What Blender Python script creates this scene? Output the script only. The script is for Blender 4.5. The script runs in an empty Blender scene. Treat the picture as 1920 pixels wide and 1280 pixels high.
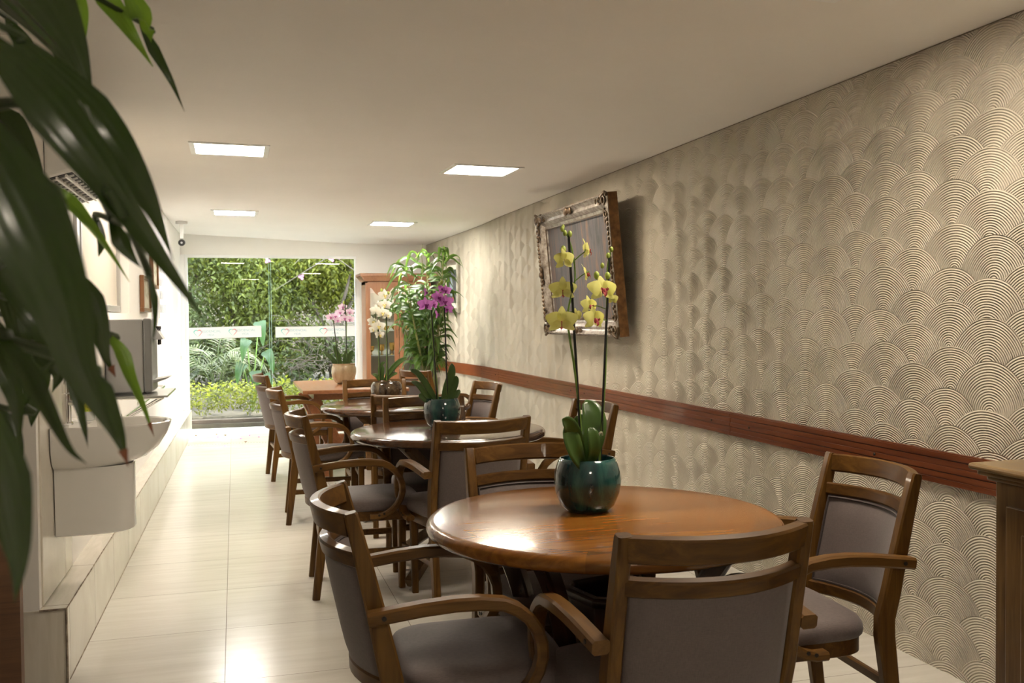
import bpy, bmesh, math, random
from mathutils import Vector, Matrix, Euler, noise
from math import sin, cos, pi, radians as rad, sqrt, exp, floor
random.seed(7)
SC = bpy.context.scene
COL = SC.collection

# ------------------------------------------------------------------ camera
cd = bpy.data.cameras.new('camera'); cam = bpy.data.objects.new('camera', cd); COL.objects.link(cam)
cd.sensor_width = 36.0; cd.lens = 1790 / 1920 * 36.0; cd.clip_start = 0.05; cd.clip_end = 200
right = Vector((0.960, -0.279, -0.009)); fwd = Vector((0.279, 0.960, -0.025)).normalized()
right = (right - fwd * right.dot(fwd)).normalized(); up = right.cross(fwd)
cam.matrix_world = Matrix(((right.x, up.x, -fwd.x, 0), (right.y, up.y, -fwd.y, 0), (right.z, up.z, -fwd.z, 1.35), (0, 0, 0, 1)))
cd.dof.use_dof = True; cd.dof.focus_distance = 3.6; cd.dof.aperture_fstop = 9.0
SC.camera = cam

# ------------------------------------------------------------------ view, world, sun
SC.view_settings.view_transform = 'Standard'; SC.view_settings.look = 'None'
SC.view_settings.gamma = 1.0; SC.view_settings.use_curve_mapping = False
SC.view_settings.exposure = 0.55
W = bpy.data.worlds.new('world'); SC.world = W; W.use_nodes = True
bg = W.node_tree.nodes['Background']; bg.inputs[0].default_value = (0.86, 0.93, 1.0, 1); bg.inputs[1].default_value = 12.0
sd = bpy.data.lights.new('sun', 'SUN'); sun = bpy.data.objects.new('sun', sd); COL.objects.link(sun)
sd.energy = 15.0; sd.angle = rad(0.6); sd.color = (1.0, 0.93, 0.8)
sdir = Vector((-0.30, -0.62, -0.78))
sun.rotation_euler = sdir.to_track_quat('-Z', 'Y').to_euler(); sun.location = (2, 16, 8)
LAMP = (1.0, 0.87, 0.70); LAMP_W = 52.0      # colour and strength of the recessed ceiling panels

# ------------------------------------------------------------------ node helpers
class NT:
    def __init__(s, mat): s.t = mat.node_tree; s.n = s.t.nodes; s.l = s.t.links
    def node(s, typ, **kw):
        n = s.n.new(typ)
        for k, v in kw.items(): setattr(n, k, v)
        return n
    def set(s, sock, v):
        if isinstance(v, bpy.types.NodeSocket): s.l.new(v, sock)
        else: sock.default_value = v
    def m(s, op, a, b=0.0, c=None):
        n = s.n.new('ShaderNodeMath'); n.operation = op
        s.set(n.inputs[0], a); s.set(n.inputs[1], b)
        if c is not None: s.set(n.inputs[2], c)
        return n.outputs[0]
    def ramp(s, fac, stops):
        n = s.n.new('ShaderNodeValToRGB'); e = n.color_ramp.elements
        e[0].position, e[0].color = stops[0][0], (*stops[0][1], 1); e[1].position, e[1].color = stops[-1][0], (*stops[-1][1], 1)
        for p, c in stops[1:-1]:
            k = e.new(p); k.color = (*c, 1)
        s.set(n.inputs[0], fac); return n.outputs[0]
    def coord(s, scale=(1, 1, 1), kind='Object', rot=(0, 0, 0)):
        tc = s.n.new('ShaderNodeTexCoord'); mp = s.n.new('ShaderNodeMapping'); mp.inputs['Scale'].default_value = scale
        mp.inputs['Rotation'].default_value = rot
        s.l.new(tc.outputs[kind], mp.inputs[0]); return mp.outputs[0]
    def noise(s, vec, scale, detail=4, rough=.55, dist=0.0):
        n = s.n.new('ShaderNodeTexNoise'); s.l.new(vec, n.inputs['Vector'])
        n.inputs['Scale'].default_value = scale; n.inputs['Detail'].default_value = detail
        n.inputs['Roughness'].default_value = rough; n.inputs['Distortion'].default_value = dist
        return n.outputs[0]
    def bump(s, h, strength=.3, dist=.01):
        n = s.n.new('ShaderNodeBump'); s.set(n.inputs['Height'], h); n.inputs['Strength'].default_value = strength
        n.inputs['Distance'].default_value = dist; return n.outputs[0]
    def mix(s, f, a, b):
        n = s.n.new('ShaderNodeMix'); n.data_type = 'RGBA'; s.set(n.inputs[0], f)
        for i, v in ((6, a), (7, b)): s.set(n.inputs[i], v if isinstance(v, bpy.types.NodeSocket) else (*v, 1))
        return n.outputs[2]

def mat(name, col=(.8, .8, .8), rough=.5, metal=0., spec=.5, coat=0., trans=0., sub=0.):
    m = bpy.data.materials.new(name); m.use_nodes = True
    b = m.node_tree.nodes['Principled BSDF']
    b.inputs['Base Color'].default_value = (*col, 1); b.inputs['Roughness'].default_value = rough
    b.inputs['Metallic'].default_value = metal; b.inputs['Specular IOR Level'].default_value = spec
    b.inputs['Coat Weight'].default_value = coat; b.inputs['Coat Roughness'].default_value = .06
    b.inputs['Transmission Weight'].default_value = trans
    return m
def bsdf(m): return m.node_tree.nodes['Principled BSDF']
def noisy(name, c1, c2, scale=8, stretch=(1, 1, 1), rough=.5, rj=.1, bump=0., detail=5, dist=0., lo=.3, hi=.7, kind='Object', bscale=None, **kw):
    m = mat(name, c1, rough, **kw); t = NT(m); b = bsdf(m)
    v = t.coord(stretch, kind); n = t.noise(v, scale, detail, .6, dist)
    t.l.new(t.ramp(n, [(lo, c1), (hi, c2)]), b.inputs['Base Color'])
    t.l.new(t.m('MULTIPLY_ADD', n, rj, rough - rj / 2), b.inputs['Roughness'])
    if bump: t.l.new(t.bump(n if bscale is None else t.noise(v, bscale, 2), .4, bump), b.inputs['Normal'])
    return m
def wood(name, c1, c2, c3, axis=2, rough=.35, coat=.2, scale=1.0):
    """grain stretched along one axis of the part"""
    m = mat(name, c1, rough, coat=coat); t = NT(m); b = bsdf(m)
    st = [38 * scale] * 3; st[axis] = 2.2 * scale
    v = t.coord(tuple(st)); n = t.noise(v, 1.0, 6, .62, .8)
    big = t.noise(t.coord(tuple(2.2 if i != axis else .8 for i in range(3))), 1.5, 2)
    f = t.m('MULTIPLY_ADD', big, .5, t.m('MULTIPLY', n, .7))
    t.l.new(t.ramp(f, [(.36, c1), (.56, c2), (.78, c3)]), b.inputs['Base Color'])
    t.l.new(t.m('MULTIPLY_ADD', n, .2, rough - .1), b.inputs['Roughness'])
    t.l.new(t.bump(n, .15, .002), b.inputs['Normal'])
    return m

# ------------------------------------------------------------------ mesh helper
class MB:
    def __init__(s): s.v = []; s.f = []; s.sm = []
    def add(s, verts, faces, smooth=False, M=None):
        o = len(s.v)
        s.v += [tuple(M @ Vector(p)) if M is not None else tuple(p) for p in verts]
        s.f += [tuple(i + o for i in f) for f in faces]; s.sm += [smooth] * len(faces); return s
    def box(s, x0, x1, y0, y1, z0, z1, M=None):
        v = [(x, y, z) for z in (z0, z1) for y in (y0, y1) for x in (x0, x1)]
        return s.add(v, [(0, 2, 3, 1), (4, 5, 7, 6), (0, 1, 5, 4), (2, 6, 7, 3), (0, 4, 6, 2), (1, 3, 7, 5)], False, M)
    def hexa(s, v, M=None):   # 8 corners, same order as box
        return s.add(v, [(0, 2, 3, 1), (4, 5, 7, 6), (0, 1, 5, 4), (2, 6, 7, 3), (0, 4, 6, 2), (1, 3, 7, 5)], False, M)
    def quad(s, a, b, c, d): return s.add([a, b, c, d], [(0, 1, 2, 3)])
    def lathe(s, prof, seg=32, M=None, cap0=True, cap1=True, wob=None):
        v = []; n = len(prof)
        for r, z in prof:
            for i in range(seg):
                a = 2 * pi * i / seg; k = wob(a) if wob else 1; v.append((r * k * cos(a), r * k * sin(a), z))
        f = [(j * seg + i, j * seg + (i + 1) % seg, (j + 1) * seg + (i + 1) % seg, (j + 1) * seg + i) for j in range(n - 1) for i in range(seg)]
        if cap0: f.append(tuple(reversed(range(seg))))
        if cap1: f.append(tuple((n - 1) * seg + i for i in range(seg)))
        return s.add(v, f, True, M)
    def tube(s, pts, r, seg=8, M=None, caps=True):
        pts = [Vector(p) for p in pts]; n = len(pts); rr = r if isinstance(r, (list, tuple)) else [r] * n
        v = []; t0 = (pts[1] - pts[0]).normalized(); nrm = t0.orthogonal().normalized()
        for i, p in enumerate(pts):
            t = (pts[min(i + 1, n - 1)] - pts[max(i - 1, 0)]).normalized()
            nrm = (nrm - t * nrm.dot(t)).normalized(); b = t.cross(nrm)
            for k in range(seg):
                a = 2 * pi * k / seg; v.append(p + (nrm * cos(a) + b * sin(a)) * rr[i])
        f = [(j * seg + k, j * seg + (k + 1) % seg, (j + 1) * seg + (k + 1) % seg, (j + 1) * seg + k) for j in range(n - 1) for k in range(seg)]
        if caps: f += [tuple(reversed(range(seg))), tuple((n - 1) * seg + k for k in range(seg))]
        return s.add(v, f, True, M)
    def sweep(s, pts, a, b, side, M=None, ch=.004):
        """rectangular bar with eased edges; a = width along side, b = height across; both may be lists"""
        pts = [Vector(p) for p in pts]; n = len(pts); side = Vector(side).normalized()
        A = a if isinstance(a, (list, tuple)) else [a] * n; B = b if isinstance(b, (list, tuple)) else [b] * n
        v = []
        for i, p in enumerate(pts):
            t = (pts[min(i + 1, n - 1)] - pts[max(i - 1, 0)]).normalized()
            up_ = t.cross(side).normalized(); sd_ = up_.cross(t).normalized()
            ha, hb = A[i] / 2, B[i] / 2; c = min(ch, ha * .6, hb * .6)
            for x, y in ((ha - c, -hb), (ha, -hb + c), (ha, hb - c), (ha - c, hb), (-ha + c, hb), (-ha, hb - c), (-ha, -hb + c), (-ha + c, -hb)):
                v.append(p + sd_ * x + up_ * y)
        f = [(j * 8 + k, j * 8 + (k + 1) % 8, (j + 1) * 8 + (k + 1) % 8, (j + 1) * 8 + k) for j in range(n - 1) for k in range(8)]
        f += [tuple(reversed(range(8))), tuple((n - 1) * 8 + k for k in range(8))]
        return s.add(v, f, True, M)
    def sphere(s, c, r, seg=10, rings=6, M=None):
        c = Vector(c); r = (r, r, r) if not isinstance(r, (tuple, list)) else r
        v = [c + Vector((0, 0, -r[2]))]
        for j in range(1, rings):
            th = -pi / 2 + pi * j / rings
            for i in range(seg): a = 2 * pi * i / seg; v.append(c + Vector((r[0] * cos(th) * cos(a), r[1] * cos(th) * sin(a), r[2] * sin(th))))
        v.append(c + Vector((0, 0, r[2]))); e = len(v) - 1
        f = [(0, 1 + (i + 1) % seg, 1 + i) for i in range(seg)]
        f += [(1 + j * seg + i, 1 + j * seg + (i + 1) % seg, 1 + (j + 1) * seg + (i + 1) % seg, 1 + (j + 1) * seg + i) for j in range(rings - 2) for i in range(seg)]
        f += [(e, 1 + (rings - 2) * seg + i, 1 + (rings - 2) * seg + (i + 1) % seg) for i in range(seg)]
        return s.add(v, f, True, M)
    def leaf(s, pts, w, nrm=None, fold=.18, seg=9, prof=None, wav=0., pleat=0.):
        """curved blade following pts (Bezier-ish resample), widest near a third, creased along its midrib"""
        pts = [Vector(p) for p in pts]
        P = resample(pts, seg); n = len(P); v = []
        for i, p in enumerate(P):
            u = i / (n - 1); t = (P[min(i + 1, n - 1)] - P[max(i - 1, 0)]).normalized()
            nn = nrm if nrm is not None else Vector((0, 0, 1))
            sdv = t.cross(nn)
            if sdv.length < .05: sdv = t.orthogonal()
            sdv.normalize(); un = sdv.cross(t).normalized()
            k = prof(u) if prof else (sin(pi * min(1, u ** .75)) ** .8 * (1 - .15 * u) if 0 < u < 1 else 0)
            k = max(k, .02) * w / 2
            wv = wav * w * sin(u * 11)
            if pleat:
                for q in range(17):
                    a = q / 8 - 1; v.append(p + sdv * (k * a) + un * (fold * k * abs(a) ** 1.4 + wv * a + pleat * k * sin(a * 16) * (1 - abs(a) ** 4)))
            else: v += [p + sdv * -k + un * (fold * k + wv), p + sdv * (-k * .55) + un * (fold * k * .35), p, p + sdv * (k * .55) + un * (fold * k * .35), p + sdv * k + un * (fold * k - wv)]
        c = 17 if pleat else 5
        f = [(j * c + k, j * c + k + 1, (j + 1) * c + k + 1, (j + 1) * c + k) for j in range(n - 1) for k in range(c - 1)]
        return s.add(v, f, True)
    def mesh(s, name, mats, sharp=35):
        me = bpy.data.meshes.new(name); me.from_pydata(s.v, [], s.f); me.validate()
        if len(me.polygons) == len(s.sm): me.polygons.foreach_set('use_smooth', s.sm)
        else: me.shade_smooth()
        for m in (mats if isinstance(mats, (list, tuple)) else [mats]): me.materials.append(m)
        if sharp and any(s.sm): me.set_sharp_from_angle(angle=rad(sharp))
        me.update(); return me
    def build(s, name, m, parent=None, bevel=0., sub=0, loc=None, sharp=35):
        o = bpy.data.objects.new(name, s.mesh(name, m, sharp)); COL.objects.link(o)
        if parent is not None: o.parent = parent
        if loc: o.location = loc
        if bevel:
            b = o.modifiers.new('bevel', 'BEVEL'); b.width = bevel; b.segments = 2; b.limit_method = 'ANGLE'; b.angle_limit = rad(40)
        if sub:
            b = o.modifiers.new('sub', 'SUBSURF'); b.levels = sub; b.render_levels = sub
        return o
def resample(pts, n):
    """Catmull-Rom through pts, n+1 samples"""
    if len(pts) == 2: return [pts[0].lerp(pts[1], i / n) for i in range(n + 1)]
    P = [pts[0] * 2 - pts[1]] + pts + [pts[-1] * 2 - pts[-2]]; out = []; k = len(pts) - 1
    for i in range(n + 1):
        u = i / n * k; j = min(int(u), k - 1); t = u - j; a, b, c, d = P[j:j + 4]
        out.append(.5 * ((2 * b) + (c - a) * t + (2 * a - 5 * b + 4 * c - d) * t * t + (3 * b - a - 3 * c + d) * t ** 3))
    return out
def tag(o, label=None, cat=None, group=None, kind=None):
    for k, v in (('label', label), ('category', cat), ('group', group), ('kind', kind)):
        if v: o[k] = v
    return o
def empty(name, loc, rz=0, label=None, cat=None, group=None):
    o = bpy.data.objects.new(name, None); COL.objects.link(o); o.location = loc; o.rotation_euler = (0, 0, rad(rz)); o.empty_display_size = .1
    return tag(o, label, cat, group)
def struct(o): o['kind'] = 'structure'; return o
def copy_tree(o, parent=None):
    c = o.copy(); COL.objects.link(c); c.parent = parent
    for ch in list(o.children): copy_tree(ch, c)
    return c

def ceil_z(x, y): return 2.395 - .0095 * (x + .6) - .0013 * y - .07 * min(1, max(0, (x + .6) / 2)) * max(0, (y - 9) / 3) ** 1.5
def wall_x(y): return 2.55 if y < 9.9 else 2.55 - .19 * ((y - 9.9) / 2.1) ** 1.3
def left_x(y): return -.76 + .0128 * y
ORCHID={'yellow':{'stakes':[((0.971,2.72,1.601),(1.01,2.72,0.877)),((1.102,2.72,1.53),(1.068,2.72,0.89))],'stems':[[(1.016,2.72,0.885),(1.003,2.72,1.048),(0.987,2.72,1.194),(0.967,2.72,1.323),(0.971,2.72,1.388),(0.989,2.72,1.455),(0.988,2.72,1.516),(0.976,2.72,1.572),(0.959,2.72,1.612)],[(1.064,2.72,0.898),(1.078,2.72,1.061),(1.087,2.72,1.192),(1.092,2.72,1.338),(1.094,2.72,1.436),(1.096,2.72,1.501),(1.109,2.72,1.558)],[(0.992,2.72,1.46),(1.013,2.72,1.476),(1.036,2.72,1.488)],[(0.988,2.72,1.52),(1.007,2.72,1.536),(1.022,2.72,1.546)]],'flowers':[((1.064,2.68,1.43),0.041,0),((1.033,2.67,1.342),0.036,0.3),((0.955,2.73,1.431),0.036,2.6),((0.954,2.71,1.52),0.033,2.2),((0.94,2.7,1.337),0.041,2.8),((1.029,2.72,1.552),0.032,1.4),((1.048,2.75,1.383),0.03,0.4),((1.034,2.74,1.481),0.029,1.2),((0.995,2.72,1.355),0.02,1.9),((1.13,2.76,1.404),0.018,2.0)],'buds':[((0.951,2.72,1.615),0.008),((0.959,2.72,1.603),0.008),((0.975,2.72,1.6),0.009),((0.954,2.72,1.622),0.006),((1.06,2.72,1.476),0.011),((1.096,2.72,1.475),0.011),((1.079,2.72,1.506),0.008),((1.098,2.72,1.537),0.008),((1.109,2.72,1.555),0.008),((0.954,2.72,1.553),0.011)],'leaves':[([(1.019,2.72,0.888),(1.041,2.72,0.981),(1.054,2.74,1.044),(1.043,2.77,1.094)],0.07),([(1.001,2.7,0.892),(0.977,2.68,0.957),(0.95,2.66,1.024),(0.92,2.64,1.051)],0.046),([(1.004,2.69,0.893),(0.967,2.66,0.947),(0.95,2.66,1.0),(0.961,2.68,1.029)],0.052),([(1.022,2.7,0.89),(1.028,2.67,0.948),(1.025,2.67,0.996),(1.022,2.68,1.019)],0.036),([(1.013,2.74,0.885),(1.014,2.77,0.943),(1.029,2.79,1.007),(1.038,2.79,1.048)],0.055)]},'magenta':{'stakes':[((1.031,5.12,1.402),(1.06,5.12,0.871)),((1.105,5.12,1.41),(1.117,5.12,0.869))],'stems':[[(1.066,5.12,0.87),(1.053,5.12,1.046),(1.037,5.12,1.221),(1.028,5.12,1.396),(1.013,5.12,1.454),(1.005,5.12,1.497)],[(1.114,5.12,0.869),(1.113,5.12,1.045),(1.109,5.12,1.22),(1.101,5.12,1.366),(1.09,5.12,1.454),(1.076,5.12,1.512),(1.082,5.12,1.541)]],'flowers':[((0.997,5.1,1.422),0.037,0.2),((1.002,5.12,1.492),0.029,1.2),((1.066,5.1,1.462),0.034,0.5),((1.105,5.09,1.438),0.034,-0.3),((1.112,5.12,1.5),0.026,-0.2),((1.067,5.14,1.372),0.029,1.6),((1.132,5.15,1.398),0.026,-0.8),((1.051,5.16,1.425),0.026,0.5),((1.088,5.12,1.509),0.026,0.8)],'buds':[((1.076,5.12,1.532),0.011),((1.091,5.12,1.547),0.011)],'leaves':[([(1.063,5.12,0.876),(1.014,5.12,0.965),(0.956,5.12,1.048),(0.912,5.12,1.073)],0.04),([(1.051,5.12,0.871),(0.999,5.12,0.931),(0.955,5.12,0.99),(0.917,5.12,1.009)],0.034),([(1.057,5.12,0.865),(1.013,5.12,0.896),(0.975,5.12,0.926),(0.958,5.12,0.938)],0.04),([(1.093,5.12,0.875),(1.112,5.12,0.957),(1.14,5.12,1.044),(1.143,5.12,1.102)],0.051),([(1.111,5.12,0.869),(1.142,5.12,0.941),(1.163,5.12,0.999),(1.167,5.12,1.034)],0.04),([(1.111,5.12,0.863),(1.147,5.12,0.903),(1.172,5.12,0.937),(1.187,5.12,0.955)],0.034)]},'white':{'stakes':[((1.032,6.72,1.476),(1.036,6.72,0.914)),((0.974,6.72,1.337),(0.98,6.72,0.916))],'stems':[[(1.029,6.72,0.915),(1.032,6.72,1.186),(1.027,6.72,1.374),(1.021,6.72,1.502),(0.999,6.72,1.544)],[(0.976,6.72,0.916),(0.975,6.72,1.112),(0.969,6.72,1.262),(0.951,6.72,1.338)]],'flowers':[((1.021,6.72,1.514),0.038,0.2),((1.017,6.7,1.446),0.038,-0.2),((0.957,6.7,1.405),0.038,0.3),((0.997,6.67,1.389),0.038,0),((1.035,6.72,1.374),0.034,0.4),((0.932,6.72,1.33),0.034,0.5),((0.974,6.7,1.296),0.038,0),((0.946,6.74,1.274),0.03,-0.3),((0.984,6.72,1.236),0.03,0.2),((0.983,6.75,1.443),0.03,0.3)],'buds':[((0.999,6.72,1.551),0.011),((1.048,6.72,1.532),0.011)],'leaves':[([(0.991,6.72,0.916),(0.977,6.72,0.98),(0.993,6.72,1.029),(1.019,6.72,1.047)],0.026),([(1.014,6.72,0.915),(1.052,6.72,0.978),(1.114,6.72,1.041),(1.179,6.72,1.078)],0.041),([(0.976,6.72,0.916),(0.958,6.72,0.947),(0.928,6.72,0.962)],0.03),([(1.021,6.72,0.915),(1.06,6.72,0.952),(1.105,6.72,0.966)],0.03),([(0.999,6.72,0.915),(0.996,6.72,0.968),(1.004,6.72,1.017)],0.03)]},'pink':{'stakes':[((0.981,8.85,1.537),(0.987,8.85,0.895)),((0.872,8.85,1.342),(0.914,8.85,0.896))],'stems':[[(0.982,8.85,0.895),(0.986,8.85,1.14),(0.989,8.85,1.385),(0.966,8.85,1.483)],[(0.91,8.85,0.896),(0.889,8.85,1.141),(0.872,8.85,1.313),(0.844,8.85,1.376)]],'flowers':[((0.844,8.85,1.367),0.035,0.2),((0.892,8.85,1.376),0.035,0),((0.929,8.83,1.41),0.035,0.2),((0.971,8.82,1.356),0.035,0),((1.023,8.85,1.414),0.035,-0.3),((1.02,8.83,1.346),0.035,-0.3),((0.956,8.85,1.459),0.035,0.3),((0.908,8.82,1.337),0.03,0)],'buds':[((0.971,8.85,1.503),0.015)],'leaves':[([(0.934,8.85,0.896),(0.848,8.85,0.996),(0.777,8.85,1.06)],0.044),([(0.944,8.85,0.896),(0.906,8.85,1.019),(0.869,8.85,1.112)],0.049),([(0.982,8.85,0.895),(1.008,8.85,0.992),(1.043,8.85,1.065)],0.059),([(0.963,8.85,0.895),(0.974,8.85,0.993),(0.985,8.85,1.066)],0.044),([(0.914,8.85,0.896),(0.876,8.85,0.946),(0.848,8.85,0.981)],0.04)]}}
FRONT_LEAVES=[([(-0.249,1.072,1.734),(-0.192,1.023,1.67),(-0.15,0.988,1.612),(-0.124,0.979,1.557)],0.0855),([(-0.165,1.204,1.756),(-0.133,1.194,1.713),(-0.107,1.185,1.676),(-0.087,1.2,1.648)],0.0307),([(-0.112,1.136,1.726),(-0.097,1.152,1.697),(-0.089,1.181,1.685),(-0.087,1.18,1.671)],0.027),([(-0.102,1.205,1.701),(-0.085,1.2,1.666),(-0.067,1.193,1.631),(-0.053,1.209,1.599)],0.0138),([(-0.171,1.206,1.738),(-0.163,1.202,1.707),(-0.164,1.223,1.674)],0.016),([(-0.163,0.698,1.545),(-0.126,0.666,1.505),(-0.096,0.656,1.466),(-0.07,0.668,1.428),(-0.043,0.69,1.386),(-0.019,0.714,1.349)],0.0326),([(-0.163,0.803,1.572),(-0.123,0.79,1.532),(-0.089,0.78,1.491),(-0.069,0.794,1.457),(-0.057,0.81,1.429),(-0.047,0.827,1.399)],0.0322),([(-0.154,0.621,1.486),(-0.131,0.614,1.446),(-0.111,0.607,1.406),(-0.097,0.612,1.363),(-0.091,0.63,1.325),(-0.083,0.648,1.297),(-0.072,0.664,1.267)],0.0469),([(-0.176,0.781,1.402),(-0.151,0.794,1.359),(-0.128,0.786,1.329),(-0.114,0.782,1.31)],0.0161),([(-0.163,0.986,1.411),(-0.135,0.977,1.378),(-0.123,0.973,1.346),(-0.12,0.992,1.317),(-0.114,1.011,1.297)],0.0251),([(-0.132,1.08,1.339),(-0.116,1.074,1.32),(-0.106,1.071,1.292),(-0.094,1.087,1.256),(-0.086,1.095,1.228)],0.0168),([(-0.196,1.102,1.496),(-0.17,1.094,1.481),(-0.149,1.108,1.456),(-0.131,1.134,1.427),(-0.113,1.159,1.394)],0.0171),([(-0.099,0.865,1.44),(-0.09,0.861,1.417),(-0.082,0.858,1.404),(-0.074,0.856,1.394)],0.0152),([(-0.153,0.69,1.348),(-0.133,0.684,1.323),(-0.119,0.689,1.291),(-0.108,0.696,1.265),(-0.098,0.703,1.253)],0.0148),([(-0.135,0.559,1.323),(-0.119,0.554,1.281),(-0.117,0.573,1.24),(-0.117,0.582,1.215),(-0.122,0.594,1.191)],0.0247),([(-0.16,0.983,1.321),(-0.144,0.977,1.28),(-0.137,0.974,1.25),(-0.137,0.995,1.227)],0.0111),([(-0.109,0.76,1.319),(-0.095,0.755,1.296),(-0.083,0.751,1.268),(-0.077,0.749,1.246)],0.0227),([(-0.061,0.748,1.389),(-0.056,0.746,1.366),(-0.056,0.745,1.346),(-0.059,0.746,1.331)],0.0063),([(-0.225,1.21,1.327),(-0.207,1.205,1.311),(-0.195,1.201,1.29),(-0.203,1.203,1.268)],0.032),([(-0.205,1.047,1.261),(-0.195,1.044,1.282),(-0.174,1.039,1.309),(-0.151,1.032,1.311)],0.0096),([(-0.23,1.008,1.487),(-0.206,1.0,1.462),(-0.187,0.994,1.427),(-0.18,1.011,1.392)],0.0302),([(-0.261,1.12,1.452),(-0.23,1.11,1.396),(-0.215,1.103,1.329),(-0.205,1.099,1.262)],0.0391),([(-0.214,0.896,1.369),(-0.193,0.889,1.333),(-0.177,0.883,1.289),(-0.178,0.903,1.241)],0.0313),([(-0.257,1.276,1.493),(-0.236,1.269,1.467),(-0.215,1.262,1.403),(-0.213,1.259,1.338)],0.0321),([(-0.228,1.002,1.271),(-0.209,0.996,1.251),(-0.2,0.992,1.216),(-0.21,0.994,1.17)],0.0251),([(-0.244,1.322,1.405),(-0.219,1.314,1.358),(-0.2,1.307,1.318),(-0.207,1.308,1.271)],0.0268),([(-0.271,1.339,1.734),(-0.246,1.33,1.693),(-0.234,1.325,1.64),(-0.241,1.326,1.593)],0.0241),([(-0.305,1.346,1.62),(-0.267,1.334,1.6),(-0.241,1.326,1.559),(-0.223,1.319,1.512)],0.0335),([(-0.258,1.325,1.352),(-0.239,1.318,1.285),(-0.247,1.318,1.218)],0.0402),([(-0.152,1.193,1.474),(-0.146,1.191,1.443),(-0.149,1.191,1.424)],0.0111)]
# ------------------------------------------------------------------ materials
M = {}
M['chair_wood'] = wood('chair_wood', (.030, .010, .0012), (.08, .034, .005), (.15, .072, .013), 2, .42, .1)
M['chair_rail'] = wood('chair_rail', (.030, .010, .0012), (.08, .034, .005), (.15, .072, .013), 0, .42, .1)
M['chair_arm'] = wood('chair_arm', (.04, .016, .003), (.10, .045, .009), (.165, .08, .02), 1, .40, .12)
for k_ in ('chair_wood', 'chair_rail', 'chair_arm'): bsdf(M[k_]).inputs['Specular IOR Level'].default_value = .25
M['dark_wood'] = wood('dark_wood', (.012, .004, .002), (.03, .011, .005), (.05, .02, .009), 2, .3, .3)
M['table_leg'] = wood('table_leg', (.05, .025, .008), (.12, .065, .022), (.18, .1, .036), 2, .4, .2)
M['orange_wood'] = wood('orange_wood', (0.165, 0.0562, 0.0188), (0.255, 0.0975, 0.0375), (0.315, 0.135, 0.0525), 1, .35, .3)
M['cabinet_wood'] = wood('cabinet_wood', (0.15, 0.0562, 0.024), (0.225, 0.0938, 0.0413), (0.285, 0.135, 0.0638), 2, .4, .2)
M['walnut'] = wood('walnut', (0.0315, 0.014, 0.0056), (0.098, 0.049, 0.0168), (0.182, 0.105, 0.0385), 2, .38, .3)
M['walnut_top'] = wood('walnut_top', (0.049, 0.021, 0.007), (0.14, 0.077, 0.0245), (0.252, 0.161, 0.063), 1, .32, .4)
M['panel_wood'] = wood('panel_wood', (.07, .03, .014), (.12, .055, .024), (.17, .08, .035), 0, .5, .05)
M['frame_wood'] = wood('frame_wood', (.12, .045, .015), (.2, .085, .03), (.27, .12, .045), 2, .4, .2)
def table_mat(name, a, b, c, R, rg=.24, ct=.25):
    m = mat(name, a, rg, coat=ct, spec=.35); bsdf(m).inputs['Coat Roughness'].default_value = .08; t = NT(m); bs = bsdf(m)
    n = t.noise(t.coord((2.2, 34, 34)), 1.0, 6, .6, .7); big = t.noise(t.coord((1.2, 5, 1)), 1.2, 3)
    f = t.m('MULTIPLY_ADD', big, .55, t.m('MULTIPLY', n, .6))
    col = t.ramp(f, [(.38, a), (.57, b), (.76, c)])
    sep = t.node('ShaderNodeSeparateXYZ'); t.l.new(t.coord(), sep.inputs[0])
    r = t.m('SQRT', t.m('ADD', t.m('MULTIPLY', sep.outputs[0], sep.outputs[0]), t.m('MULTIPLY', sep.outputs[1], sep.outputs[1])))
    ring = t.m('LESS_THAN', t.m('ABSOLUTE', t.m('SUBTRACT', r, R - .075)), .0016)
    ang = t.m('ARCTAN2', sep.outputs[1], sep.outputs[0])
    seg = t.m('FRACT', t.m('MULTIPLY', t.m('ADD', ang, 3.6), 8 / (2 * pi)))
    rim = t.m('GREATER_THAN', r, R - .075)
    tone = t.node('ShaderNodeTexWhiteNoise', noise_dimensions='1D'); t.l.new(t.m('FLOOR', t.m('MULTIPLY', t.m('ADD', ang, 3.6), 8 / (2 * pi))), tone.inputs['W'])
    col = t.mix(t.m('MULTIPLY', t.m('MULTIPLY', rim, tone.outputs[0]), .45), col, tuple(x * .45 for x in a))
    col = t.mix(t.m('MULTIPLY', ring, .6), col, tuple(x * .3 for x in a))
    t.l.new(col, bs.inputs['Base Color']); t.l.new(t.m('MULTIPLY_ADD', n, .04, rg - .02), bs.inputs['Roughness'])
    return m
M['table_honey'] = table_mat('table_honey', (.13, .042, .005), (.24, .09, .012), (.34, .145, .025), .53)
M['table_red'] = table_mat('table_red', (.045, .016, .006), (.085, .033, .012), (.13, .058, .024), .525, .16, .6)
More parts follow.
